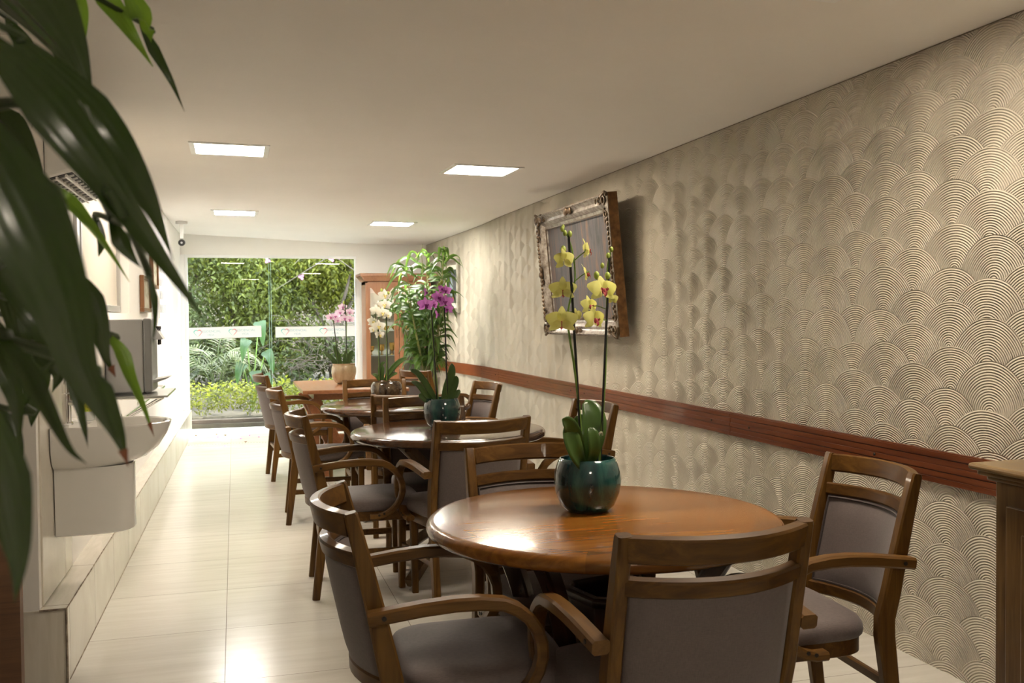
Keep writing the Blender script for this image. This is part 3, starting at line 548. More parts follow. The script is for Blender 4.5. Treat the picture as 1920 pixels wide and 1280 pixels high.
# basin
e = empty('wash_basin', (left_x(4.28) + .011, 4.28, .93), -.73, 'white porcelain wall-hung basin with semi pedestal above the tiled ledge', 'wash basin')
def dshape(px_, hy, k=1., n=30, x0=0., pw=.75):
    out = []
    for i in range(n + 1):
        t_ = pi * i / n; out.append((x0 + px_ * sin(t_) ** pw * 1.0, -hy * (1 if cos(t_) > 0 else -1) * abs(cos(t_)) ** .8))
    return out
def loft(q, rings, close=True, caps=(True, True)):
    n_ = len(rings[0]); v = [p for r in rings for p in r]
    f = [(j * n_ + i, j * n_ + (i + 1) % n_, (j + 1) * n_ + (i + 1) % n_, (j + 1) * n_ + i) for j in range(len(rings) - 1) for i in range(n_ if close else n_ - 1)]
    if caps[0]: f.append(tuple(reversed(range(n_))))
    if caps[1]: f.append(tuple((len(rings) - 1) * n_ + i for i in range(n_)))
    q.add(v, f, True)
m = MB(); rings = []
for P_, hy, z, x0 in ((.20, .12, -.172, 0), (.27, .16, -.165, 0), (.335, .19, -.14, 0), (.385, .208, -.10, 0), (.415, .215, -.05, 0), (.43, .22, -.008, 0), (.432, .22, .0, 0), (.425, .217, .004, 0), (.405, .205, .002, .005)):
    rings.append([(x, y, z) for x, y in dshape(P_, hy, x0=x0)])
for P_, hy, z, x0 in ((.29, .185, -.004, .11), (.27, .17, -.04, .12), (.22, .13, -.10, .13), (.12, .08, -.125, .15)):
    rings.append([(x, y, z) for x, y in dshape(P_, hy, x0=x0)])
loft(m, rings); m.build('bowl', M['porcelain'], e, sharp=50)
m = MB(); rings = []
for P_, hy, z in ((.275, .13, -.44), (.285, .14, -.435), (.285, .145, -.30), (.285, .15, -.165)):
    rings.append([(x, y, z) for x, y in dshape(P_, hy, pw=.45)])
loft(m, rings); m.build('semi_pedestal', M['porcelain'], e, sharp=50)
m = MB(); m.lathe([(.018, -.005), (.02, .003), (.012, .006)], 16, Matrix.Translation((.22, 0, -.125))); m.build('drain', M['chrome'], e)
e = empty('tap', (-.655, 4.20, .934), 0, 'tall chrome swan-neck tap standing on the basin', 'tap')
m = MB(); m.lathe([(.024, 0), (.024, .006), (.017, .012), (.016, .09), (.019, .1), (.019, .125), (.012, .13)], 18); m.build('base', M['chrome'], e)
m = MB(); m.tube([(0, 0, .12), (0, 0, .22), (.006, 0, .27), (.03, 0, .295), (.06, 0, .29), (.08, 0, .262), (.084, 0, .24)], .0105, 12); m.build('spout', M['chrome'], e)
m = MB(); m.tube([(.012, -.01, .085), (.05, -.03, .09), (.075, -.045, .1)], [.009, .007, .005], 10); m.build('handle', M['chrome'], e)
e = empty('soap_bottle', (-.60, 4.34, .934), 0, 'clear pump soap bottle with yellow and green label behind the tap', 'soap bottle')
m = MB(); m.lathe([(.028, 0), (.031, .004), (.031, .105), (.024, .125), (.012, .135), (.012, .145)], 20); m.build('bottle', M['bottle_glass'], e)
m = MB(); m.lathe([(.0318, .04), (.0318, .09)], 20, None, False, False); m.build('label_band', canvas('soap_label', [(.35, (.02, .10, .02)), (.5, (.65, .6, .03)), (.65, (.1, .3, .04))], (1, 1, 1), 40), e)
m = MB(); m.lathe([(.014, .145), (.014, .16), (.005, .163), (.005, .185), (.012, .186), (.012, .196), (.004, .198)], 14); m.tube([(0, 0, .19), (.035, 0, .192), (.043, 0, .184)], .004, 8); m.build('pump', M['white'], e)
# trap pipe in the gap below the bowl
m = MB(); m.tube([(-.70, 4.19, .735), (-.67, 4.175, .73), (-.60, 4.17, .735), (-.55, 4.17, .755)], [.014, .016, .008, .005], 10); tag(m.build('waste_hose', M['black']), 'short black hose in the gap between bowl and pedestal', 'hose')
# backsplash
m = MB(); m.box(-.0, .008, -.19, .42, -.655, .18); o = m.build('splash_tile', M['step'], None, .002, 0, (left_x(4.1) - .001, 4.1, .94)); o.rotation_euler = (0, 0, -.0128); tag(o, 'cream marble splash panel on the wall behind the basin', 'splash panel')
# glass shelf and water dispenser
e = empty('glass_shelf', (left_x(5.5), 5.5, .94), -.73, 'thin glass shelf under the grey water dispenser', 'shelf')
m = MB(); m.box(.0, .335, .02, .62, -.008, .003); m.build('shelf_plate', mat('shelf_glass', (.32, .32, .3), .12, .3), e, .003)
for y in (.08, .56):
    m = MB(); m.tube([(.003, y, -.19), (.31, y, -.014)], .005, 8); m.tube([(.003, y, -.014), (.31, y, -.014)], .005, 8); m.build('bracket', M['chrome'], e)
e = empty('water_dispenser', (left_x(5.82), 5.82, .944), -.73, 'grey box water dispenser with two taps on the glass shelf', 'water dispenser')
m = MB(); m.box(.004, .20, -.17, .17, .008, .415); m.build('body', M['grey_body'], e, .008)
m = MB(); m.box(.20, .245, -.17, .17, .008, .42); m.build('front_panel', M['grey_dark'], e, .01)
m = MB(); m.hexa([(.245, -.10, .30), (.30, -.08, .30), (.245, .10, .30), (.30, .08, .30), (.245, -.10, .38), (.252, -.08, .38), (.245, .10, .38), (.252, .08, .38)]); m.build('tap_housing', M['grey_body'], e, .004)
for y in (-.05, .05):
    m = MB(); m.lathe([(.012, .345), (.012, .385), (.016, .39), (.016, .405)], 12, Matrix.Translation((.262, y, -.03))); m.tube([(.272, y, .30), (.272, y, .27)], .006, 8); m.build('tap_nozzle', M['black'], e)
m = MB(); m.hexa([(.245, -.11, .055), (.31, -.09, .075), (.245, .11, .055), (.31, .09, .075), (.245, -.11, .075), (.335, -.09, .09), (.245, .11, .075), (.335, .09, .09)]); m.build('drip_tray', M['grey_body'], e, .003)
for a, b_ in ((.03, -.14), (.03, .14), (.2, -.14), (.2, .14)):
    m = MB(); m.lathe([(.012, .002), (.012, .010)], 10, Matrix.Translation((a, b_, 0))); m.build('foot', M['black'], e)
# grab rail
e = empty('grab_rail', (left_x(7.2), 7.2, .79), -.73, 'slim chrome rail on the left wall beyond the basin', 'grab rail')
m = MB(); m.tube([(.005, -1.55, 0), (.06, -1.52, 0)] + [(.065, -1.45 + i * .29, 0) for i in range(11)] + [(.06, 1.52, 0), (.005, 1.55, 0)], .010, 10); m.build('rail', M['chrome'], e)
for y in (-.9, 0, .9):
    m = MB(); m.tube([(.002, y, -.03), (.05, y, -.03), (.064, y, -.008)], .005, 8); m.lathe([(.02, 0), (.02, .005)], 14, Matrix.Translation((0, y, -.03)) @ Matrix.Rotation(rad(90), 4, 'Y')); m.build('bracket', M['chrome'], e)
# small pictures on the left wall
def simple_picture(name, y, z, w_, h_, label, th=.03):
    e = empty(name, (left_x(y) + .002, y, z), 90 - .73, label, 'picture')
    q = MB(); t = .03
    for a, b_, c, d_ in ((-w_ / 2, w_ / 2, -h_ / 2, -h_ / 2 + t), (-w_ / 2, w_ / 2, h_ / 2 - t, h_ / 2), (-w_ / 2, -w_ / 2 + t, -h_ / 2 + t, h_ / 2 - t), (w_ / 2 - t, w_ / 2, -h_ / 2 + t, h_ / 2 - t)):
        q.box(a, b_, -th, 0, c, d_)
    q.build('frame', M['frame_wood'], e, .004)
    q = MB(); q.box(-w_ / 2 + t, w_ / 2 - t, -.014, -.006, -h_ / 2 + t, h_ / 2 - t); q.build('print', canvas('print_' + str(y), [(.3, (.10, .13, .06)), (.5, (.45, .42, .3)), (.7, (.7, .68, .6))], (1, 1, 1), 5), e)
    return e
simple_picture('framed_picture', 7.78, 1.553, .58, .27, 'small brown wooden framed picture on the left wall above the dispenser')
simple_picture('framed_picture', 8.50, 1.76, .50, .28, 'brown wooden framed picture higher up, beside the white lattice screen')
# security camera, switch
e = empty('security_camera', (-.51, 10.5, ceil_z(-.5, 10.5)), 0, 'small dark dome camera hanging under the ceiling near the glass door', 'security camera')
m = MB(); m.lathe([(.06, 0), (.06, -.03), (.045, -.035)], 20); m.box(-.018, .018, -.018, .018, -.18, -.03); m.build('mount', M['white'], e, .004)
m = MB(); m.tube([(0, .05, -.215), (0, -.055, -.225)], .034, 16); m.build('body', M['black'], e)
m = MB(); m.tube([(0, -.055, -.225), (0, -.059, -.2254)], .011, 14); m.build('lens', M['grey_body'], e)
e = empty('light_switch', (-.585, 11.972, .91), 0, 'white switch plate beside the glass door handle', 'switch')
m = MB(); m.box(-.05, .0, -.008, -.001, -.06, .06); m.build('plate', M['white'], e, .002)
e.location = (-.66 + .04, 11.93, .91); e.rotation_euler = (0, 0, rad(90)); e.location = (left_x(11.75) + .001, 11.75, .92)
m = MB(); m.box(-.034, -.016, -.012, -.008, -.022, .022); m.build('button', M['grey_dark'], e, .001)

# ------------------------------------------------------------------ paintings on the textured wall
def curl(q, c, r, turns=1.3, th=.008, flip=1, y=-.05, a0=0):
    pts = []
    for i in range(16):
        u = i / 15; a = a0 + flip * turns * 2 * pi * u; rr = r * (1 - .75 * u); pts.append((c[0] + rr * cos(a), y - .01 * u, c[1] + rr * sin(a)))
    q.tube(pts, [th * (1 - .4 * i / 15) for i in range(16)], 6)
e = empty('painting', (2.455, 6.60, 1.695), 0, 'large still painting in an ornate silver and bronze frame on the textured wall', 'painting')
e.rotation_euler = (rad(5.0), 0, rad(-90)); PW, PH = 1.53, .95
prof = [(0, 0, .0), (0, -.065, .0), (.018, -.075, .0), (.032, -.06, .0), (.045, -.052, 0), (.065, -.058, 0), (.082, -.045, 0), (.095, -.028, 0), (.115, -.02, 0), (.12, -.005, 0)]
def mould(q, W_, H_, prof_):
    cs = [(-1, -1), (1, -1), (1, 1), (-1, 1)]; n_ = len(prof_); v = []
    for cx, cz in cs:
        for d_, y, _ in prof_: v.append((cx * (W_ / 2 - d_), y, cz * (H_ / 2 - d_)))
    f = [(j * n_ + i, j * n_ + i + 1, ((j + 1) % 4) * n_ + i + 1, ((j + 1) % 4) * n_ + i) for j in range(4) for i in range(n_ - 1)]
    q.add(v, f, True)
m = MB(); mould(m, PW, PH, prof); m.build('frame', M['silver_gilt'], e, sharp=25)
m = MB(); mould(m, PW + .006, PH + .006, [(0, .006, 0), (0, -.06, 0), (.006, -.06, 0)]); m.box(-PW / 2, PW / 2, 0, .006, -PH / 2, PH / 2); m.build('frame_side', M['gold_brown'], e)
m = MB(); m.box(-PW / 2 + .11, PW / 2 - .11, -.012, -.004, -PH / 2 + .11, PH / 2 - .11); m.build('canvas', M['canvas'], e)
m = MB(); m.tube([(-PW / 2 + .12, -.03, -PH / 2 + .12), (PW / 2 - .12, -.03, -PH / 2 + .12), (PW / 2 - .12, -.03, PH / 2 - .12), (-PW / 2 + .12, -.03, PH / 2 - .12), (-PW / 2 + .12, -.03, -PH / 2 + .12)], .005, 6); m.build('inner_bead', M['bronze'], e)
for cx, cz in ((-1, -1), (1, -1), (1, 1), (-1, 1)):
    m = MB(); X0, Z0 = cx * (PW / 2 - .04), cz * (PH / 2 - .04)
    curl(m, (X0, Z0), .05, 1.4, .012, cx * cz, -.07, .5); curl(m, (X0 - cx * .09, Z0 + cz * .005), .035, 1.2, .009, -cx * cz, -.068, 1); curl(m, (X0 + cx * .005, Z0 - cz * .09), .035, 1.2, .009, cx * cz, -.068, 2)
    curl(m, (X0 - cx * .15, Z0), .022, 1.1, .007, cx, -.066); curl(m, (X0, Z0 - cz * .15), .022, 1.1, .007, cz, -.066)
    for k in range(7): m.sphere((X0 + cx * .02 - cx * k * .012, -.075, Z0 + cz * (.045 - .004 * k)), .011, 7, 5)
    m.build('corner_ornament', M['bronze'], e)
for cx, cz, hor in ((0, 1, 1), (0, -1, 1), (1, 0, 0), (-1, 0, 0)):
    m = MB(); X0, Z0 = cx * (PW / 2 - .035), cz * (PH / 2 - .035)
    for s_ in (-1, 1):
        c_ = (X0 + (s_ * .045 if hor else 0), Z0 + (0 if hor else s_ * .045)); curl(m, c_, .03, 1.3, .009, s_, -.068, pi * (s_ > 0)); m.sphere((c_[0], -.07, c_[1]), (.018, .014, .018), 8, 6)
    m.sphere((X0, -.075, Z0), (.022, .02, .028), 10, 7); m.build('centre_ornament', M['bronze'], e)
# leaf running ornament along the left and right sides
for cx in (-1, 1):
    m = MB()
    for k in range(22):
        z = -PH / 2 + .14 + k * (PH - .28) / 21; m.sphere((cx * (PW / 2 - .018), -.07, z), (.013, .012, .016), 7, 5)
    m.build('side_ornament', M['bronze'], e)
for s_ in (-1, 1):
    m = MB()
    for k in range(46):
        x = -PW / 2 + .1 + k * (PW - .2) / 45; m.sphere((x, -.077, s_ * (PH / 2 - .014)), (.011, .006, .006), 6, 4)
    m.build('bead_row', M['silver_gilt'], e)
ye = 10.98
e = empty('painting', (wall_x(ye) - .004, ye, 1.72), -90 + 5, 'small narrow painting in a grey frame on the textured wall behind the magenta orchid', 'painting')
w_, h_ = .60, .62
m = MB(); mould(m, w_, h_, [(0, 0, 0), (0, -.03, 0), (.012, -.04, 0), (.03, -.028, 0), (.045, -.034, 0), (.06, -.02, 0), (.062, -.005, 0)]); m.build('frame', noisy('grey_gilt', (.16, .145, .11), (.36, .34, .28), 14, rough=.4, metal=.4), e, sharp=25)
m = MB(); mould(m, w_ - .12, h_ - .12, [(0, -.016, 0), (.055, -.012, 0)]); m.build('mount', mat('linen_mount', (.62, .58, .48), .8), e)
m = MB(); m.box(-w_ / 2 + .11, w_ / 2 - .11, -.011, -.004, -h_ / 2 + .11, h_ / 2 - .11); m.build('canvas', M['canvas_dark'], e)
m = MB(); m.lathe([(.03, -.13), (.05, -.10), (.055, -.03), (.035, .06), (.03, .11), (.04, .13)], 16, Matrix.Translation((-.0, -.0118, .02)) @ Matrix.Scale(.03, 4, (0, 1, 0))); m.build('painted_jug', mat('paint_blue', (.22, .27, .33), .6), e)
m = MB(); [m.sphere((x, -.0118, z), (.03, .0018, .028), 12, 6) for x, z in ((-.045, -.15), (.01, -.165), (.055, -.15))]; m.build('painted_fruit', mat('paint_red', (.35, .06, .04), .6), e)
# ------------------------------------------------------------------ chairs
def post_y(z): return (-.29 + z / .45 * .055) if z < .45 else (-.235 - (z - .45) * .215 - .03 * max(0, z - .7))
BOW = .080
def bow(x, k=1.): return -BOW * k * (1 - (x / .222) ** 2)
def make_chair():
    e = empty('dining_chair', (0, 0, 0))
    for s in (-1, 1):
        q = MB(); zs = [0, .1, .22, .34, .42, .47, .55, .65, .75, .82, .88, .887]
        pts = [(s * (.218 + (.006 if z > .5 else 0)), post_y(z), z) for z in zs]
        q.sweep(pts, [.034] * 12, [.036, .040, .045, .052, .056, .056, .052, .047, .042, .038, .034, .026], (1, 0, 0), ch=.005)
        q.build('rear_leg', M['chair_wood'], e)
        q = MB(); q.sweep([(s * .226, .190, 0), (s * .226, .188, .2), (s * .226, .186, .43)], [.030, .036, .042], [.030, .036, .042], (1, 0, 0), ch=.005); q.build('front_leg', M['chair_wood'], e)
    def rail(z0, z1, th, name, k=1., off=0.):
        q = MB(); n = 12; zc = (z0 + z1) / 2; pts = []
        for i in range(n + 1):
            x = -.212 + .424 * i / n; pts.append((x, post_y(zc) + bow(x, k) + off, zc))
        slope = (post_y(z1) - post_y(z0)) / (z1 - z0)
        q.sweep(pts, z1 - z0, th, (0, slope, 1), ch=.005); return q.build(name, M['chair_rail'], e)
    rail(.826, .885, .030, 'top_rail'); rail(.750, .790, .030, 'middle_rail'); rail(.430, .470, .028, 'lower_rail', 1., .0)
    # upholstered back panel, bowed like the rails
    q = MB(); nx_, nz_ = 14, 8; F = []; Bk = []
    for j in range(nz_ + 1):
        for i in range(nx_ + 1):
            u = i / nx_; w_ = j / nz_; x = -.203 + .406 * u; z = .470 + .281 * w_
            puff = .012 * (1 - (2 * u - 1) ** 6) * (1 - (2 * w_ - 1) ** 6)
            yb = post_y(z) + bow(x); F.append((x, yb + .006 + puff, z)); Bk.append((x, yb - .008 - puff * .5, z))
    o_ = len(F); idx = lambda i, j: j * (nx_ + 1) + i
    f = [(idx(i, j), idx(i + 1, j), idx(i + 1, j + 1), idx(i, j + 1)) for j in range(nz_) for i in range(nx_)]
    g = [(o_ + a, o_ + d_, o_ + c, o_ + b_) for a, b_, c, d_ in f]; f = [tuple(reversed(t_)) for t_ in f]; g = [tuple(reversed(t_)) for t_ in g]
    rim = [idx(i, 0) for i in range(nx_)] + [idx(nx_, j) for j in range(nz_)] + [idx(i, nz_) for i in range(nx_, 0, -1)] + [idx(0, j) for j in range(nz_, 0, -1)]
    r_ = [(rim[k], rim[(k + 1) % len(rim)], o_ + rim[(k + 1) % len(rim)], o_ + rim[k]) for k in range(len(rim))]
    q.add(F + Bk, f + g + r_, True); bp = q.build('backrest', M['fabric'], e, sharp=60)
    q = MB(); loop = []
    for i in range(11): x = -.196 + .392 * i / 10; loop.append((x, post_y(.475) + bow(x) + .012, .475))
    for j in range(1, 6): z = .475 + .271 * j / 5; loop.append((.196, post_y(z) + bow(.196) + .012, z))
    for i in range(9, -1, -1): x = -.196 + .392 * i / 10; loop.append((x, post_y(.746) + bow(x) + .012, .746))
    for j in range(4, -1, -1): z = .475 + .271 * j / 5; loop.append((-.196, post_y(z) + bow(-.196) + .012, z))
    q.tube(loop, .0035, 5); q.build('piping', M['piping'], bp)
    # seat frame and cushion
    def outline(k, n=40, grow=0.):
        out = []
        for i in range(n):
            a = 2 * pi * i / n; c, s_ = cos(a), sin(a); p_ = 2 / 5.0
            x = abs(c) ** p_ * (1 if c > 0 else -1); y = abs(s_) ** p_ * (1 if s_ > 0 else -1)
            wx = .222 + .022 * (y + 1) / 2 + grow; yy_ = y * (.215 + grow) + .005 + (.018 * (1 - x * x) if y > 0 else 0)
            out.append((x * wx * k, yy_ * k if y > 0 else yy_ * k))
        return out
    q = MB(); rings = [[(x, y, z) for x, y in outline(k, grow=g_)] for k, z, g_ in ((1, .365, -.012), (1, .368, -.008), (1, .412, -.008), (1, .415, -.012))]
    loft(q, rings); q.build('seat_frame', M['chair_rail'], e, sharp=40)
    q = MB(); rings = [[(x, y, z) for x, y in outline(k)] for k, z in ((.975, .413), (1.0, .420), (1.01, .432), (1.0, .448), (.965, .461), (.88, .470), (.7, .4765), (.4, .481), (.12, .4825))]
    loft(q, rings); q.build('seat', M['fabric'], e, sharp=80)
    # bentwood arms
    for s in (-1, 1):
        q = MB(); pts = [(s * .262, -.298, .638), (s * .264, -.24, .646), (s * .266, -.17, .655), (s * .268, -.09, .661), (s * .268, -.03, .660)]
        cx, cz, r0 = -.012, .525, .134
        for k in range(1, 13):
            a = rad(88 - k * 15.5); pts.append((s * (.268 - .0012 * k), cx + (r0 + .006 * sin(pi * k / 12)) * cos(a), cz + r0 * sin(a)))
        n_ = len(pts); q.sweep(pts, [.042] * n_, [.034] * 5 + [.032 - .0006 * k for k in range(n_ - 5)], (1, 0, 0), ch=.006)
        ar = q.build('armrest', M['chair_arm'], e)
        for y, z in ((-.262, .643), (.012, .402), (.036, .409)):
            q = MB(); q.tube([(s * .28, y, z), (s * (.2865 if y < 0 else .2775), y, z)], .006, 8); q.build('screw_plug', M['screw'], ar)
    for s in (-1, 1):
        q = MB(); q.sweep([(s * .222, -.255, .215), (s * .224, .18, .215)], .018, .032, (1, 0, 0)); q.build('stretcher', M['chair_rail'], e)
    q = MB(); q.sweep([(-.215, -.258, .27), (.215, -.258, .27)], .018, .030, (0, 1, 0)); q.build('stretcher', M['chair_rail'], e)
    q = MB(); q.sweep([(-.215, .186, .30), (.215, .186, .30)], .018, .030, (0, 1, 0)); q.build('stretcher', M['chair_rail'], e)
    return e
proto = make_chair(); used = [False]
def chair(x, y, rz, label, group):
    o = proto if not used[0] else copy_tree(proto); used[0] = True
    o.location = (x, y, 0); o.rotation_euler = (0, 0, rad(rz)); return tag(o, label, 'chair', group)
G1, G2, G3, G4 = ('armchairs round the front table', 'armchairs round the second table', 'armchairs round the third table', 'armchairs by the far rectangular table')
chair(.605, 2.50, -93, 'brown wooden armchair at the left of the front honey table, turned side-on', G1)
chair(1.00, 2.21, 1.7, 'brown wooden armchair seen from behind in front of the honey-coloured table', G1)
chair(1.575, 2.575, 86, 'brown wooden armchair against the textured wall by the front table, grey panel facing out', G1)
chair(1.02, 2.965, 180, 'wooden armchair tucked behind the honey table, facing the camera past the big teal pot', G1)
chair(1.043, 4.586, 9, 'wooden armchair with its back to us in front of the second round table', G2)
chair(.655, 4.86, -92, 'wooden armchair side-on at the left of the second round table', G2)
chair(1.553, 4.83, 97, 'wooden armchair by the wall rail, half hidden by the big yellow orchid', G2)
chair(1.045, 5.215, 176.5, 'wooden armchair behind the second table, its back crossed by the teal pot', G2)
chair(1.075, 6.115, -8, 'wooden armchair with its back to us between the second and third tables', G3)
chair(.62, 6.62, -92, 'wooden armchair side-on at the left of the third round table', G3)
chair(1.40, 6.57, 97, 'wooden armchair against the textured wall at the third table, rails jutting right', G3)
chair(1.02, 6.96, 180, 'wooden armchair behind the third table beside the brown pot', G3)
chair(.565, 8.42, -86, 'wooden armchair at the left of the rectangular table, farthest of the side-on row', G4)
chair(1.86, 8.63, -67, 'wooden armchair turned aside beneath the tall green plant, right of the rectangular table', G4)

# ------------------------------------------------------------------ round tables
def top(q, R_, th=.045):
    q.lathe([(R_ - .03, -th), (R_ - .012, -th + .003), (R_ - .003, -th + .012), (R_, -th / 2), (R_ - .003, -.012), (R_ - .012, -.003), (R_ - .028, 0)], 96)
e = empty('round_table', (1.055, 2.67, 0), 0, 'honey-coloured round wooden table nearest the camera, holding the yellow orchid', 'table', 'round dining tables')
m = MB(); top(m, .53); m.build('tabletop', M['table_honey'], e, loc=(0, 0, .755), sharp=60)
m = MB(); m.lathe([(.10, .69), (.10, .709)], 24, None); m.box(-.36, .36, -.03, .03, .68, .709); m.box(-.03, .03, -.36, .36, .68, .709); m.build('under_frame', M['dark_wood'], e, .002)
for a in (45, 135, 225, 315):
    m = MB(); c_, s_ = cos(rad(a)), sin(rad(a))
    pts = [(c_ * r, s_ * r, z) for r, z in ((.395, .70), (.365, .66), (.315, .58), (.275, .48), (.255, .38), (.255, .27), (.275, .16), (.32, .06), (.355, 0))]
    m.sweep(resample([Vector(p) for p in pts], 20), .045, .058, (-s_, c_, 0), ch=.006); m.build('leg', M['dark_wood'], e)
def hollow_box(x, y):
    e_ = empty('pedestal_box', (x, y, 0), 14, 'glossy dark wooden open-topped box standing under the front table', 'box')  # hollow pedestal box of the front table, built apart from its legs
    a, c = .118, .038; oc = [(-a + c, -a), (a - c, -a), (a, -a + c), (a, a - c), (a - c, a), (-a + c, a), (-a, a - c), (-a, -a + c)]
    def ring(k, z): return [(px * k, py * k, z) for px, py in oc]
    q = MB(); loft(q, [ring(.86, .0), ring(.86, .03), ring(1.0, .55), ring(.84, .55), ring(.74, .06)]); q.build('body', M['dark_wood'], e_, .004)
    q = MB(); loft(q, [ring(1.04, .548), ring(1.07, .556), ring(1.07, .566), ring(1.02, .574), ring(.83, .574), ring(.80, .564), ring(.80, .548)], caps=(False, False)); q.build('rim', M['dark_wood'], e_, .003)
hollow_box(1.035, 2.555)
def cross_table(x, y, dy, label, R_=.525, turn=0.):
    e_ = empty('round_table', (x, y, 0), 0, label, 'table', 'round dining tables')
    q = MB(); top(q, R_); q.build('tabletop', M['table_red'], e_, loc=(0, 0, .755), sharp=60)
    q = MB(); q.sweep([(0, dy, .12), (0, dy, .69)], .075, .075, (1, 0, 0)); q.build('post', M['table_leg'], e_)
    q = MB(); q.box(-.40, .40, dy - .035, dy + .035, .68, .709); q.box(-.035, .035, -.38, .38, .672, .709); q.build('under_frame', M['table_leg'], e_, .003)
    for a in (45, 135, 225, 315):
        c_, s_ = cos(rad(a + turn)), sin(rad(a + turn))
        q = MB(); q.sweep([(c_ * .03, dy + s_ * .03, .27), (c_ * .15, dy + s_ * .15, .20), (c_ * .40, dy + s_ * .40, .035)], .05, .05, (-s_, c_, 0)); lg = q.build('foot', M['table_leg'], e_)
        q = MB(); q.lathe([(.014, 0), (.014, .006), (.005, .008), (.005, .03)], 12, Matrix.Translation((c_ * .385, dy + s_ * .385, 0))); q.build('levelling_foot', M['steel'], lg)
        q = MB(); q.sweep([(c_ * .03, dy + s_ * .03, .44), (c_ * .38, dy * .4 + s_ * .38, .70)], .04, .045, (-s_, c_, 0)); q.build('brace', M['table_leg'], e_)
    return e_
cross_table(1.10, 5.03, -.08, 'reddish-brown round table, second from the camera, holding the magenta orchid')
cross_table(1.085, 6.67, -.06, 'round wooden table third from the camera, holding the brown pot of white orchids')
# rectangular table at the back
e = empty('rectangular_table', (1.0, 8.82, 0), 0, 'orange-brown rectangular trestle table near the glass door under the pink orchid', 'table')
m = MB(); m.box(-.46, .44, -.68, .66, .722, .755); m.build('tabletop', M['orange_wood'], e, .006)
m = MB(); m.box(-.36, .36, -.55, .52, .66, .722); m.build('apron', M['orange_wood'], e, .004)
for y in (-.50, .46):
    for s in (-1, 1):
        m = MB(); m.sweep([(s * .37, y, .67), (s * .20, y, .30), (s * .28, y, .0)], [.05] * 3, [.13, .15, .12], (0, 1, 0), ch=.008); m.build('leg', M['orange_wood'], e)
    m = MB(); m.box(-.22, .22, y - .02, y + .02, .27, .36); m.build('stretcher', M['orange_wood'], e, .004)

# ------------------------------------------------------------------ sideboard at the right edge
e = empty('sideboard', (2.31, 1.72, 0), 0, 'dark walnut sideboard cut off by the right edge, against the textured wall', 'sideboard')
m = MB(); m.box(-.195, .225, -.52, .54, .08, .865); m.build('body', M['walnut'], e, .004)
m = MB(); m.box(-.255, .23, -.58, .585, .895, .915); m.build('top', M['walnut_top'], e, .008)
m = MB(); m.box(-.235, .228, -.56, .57, .88, .896); m.box(-.215, .226, -.54, .555, .865, .881); m.build('moulding', M['walnut_top'], e, .006)
for k, (a, b_) in enumerate(((-.47, .0), (.02, .49))):
    m = MB(); m.box(-.207, -.193, a, b_, .14, .80); dd = m.build('door', M['walnut'], e, .003)
    q = MB(); q.box(-.213, -.205, a + .06, b_ - .06, .21, .73); q.build('raised_panel', M['walnut'], dd, .006)
    q = MB(); q.sphere((-.225, (b_ - .025) if k == 0 else (a + .025), .5), .013); q.build('knob', M['bronze'], dd)
m = MB(); m.box(-.16, .19, .536, .548, .16, .80); m.build('side_panel', M['walnut'], e, .006)
for x in (-.17, .2):
    for y in (-.49, .51):
        m = MB(); m.lathe([(.018, 0), (.024, .03), (.028, .06), (.022, .08)], 14, Matrix.Translation((x, y, 0))); m.build('foot', M['walnut'], e)

# ------------------------------------------------------------------ china cabinet
cx0, cyf, cw, chh = 1.515, 11.50, .80, 1.90
e = empty('china_cabinet', (cx0, cyf, 0), 0, 'orange-brown wooden display cabinet with arched glass doors in the far corner', 'cabinet')
m = MB()
m.box(0, .03, 0, .36, .08, 1.80); m.box(cw - .03, cw, 0, .36, .08, 1.80); m.box(0, cw, 0, .36, .06, .12); m.box(0, cw, 0, .36, 1.76, 1.80); m.box(.03, cw - .03, .01, .36, .12, .60); m.build('carcass', M['cabinet_wood'], e, .003)
m = MB(); m.box(.03, cw - .03, .335, .35, .6, 1.76); m.build('back_panel', mat('cabinet_back', (.82, .8, .74), .5), e)
m = MB(); m.hexa([(-.01, -.02, 1.80), (cw + .01, -.02, 1.80), (-.01, .37, 1.80), (cw + .01, .37, 1.80), (-.06, -.07, 1.86), (cw + .06, -.07, 1.86), (-.06, .37, 1.86), (cw + .06, .37, 1.86)]); m.box(-.07, cw + .07, -.08, .37, 1.86, 1.895); m.build('cornice', M['cabinet_wood'], e, .006)
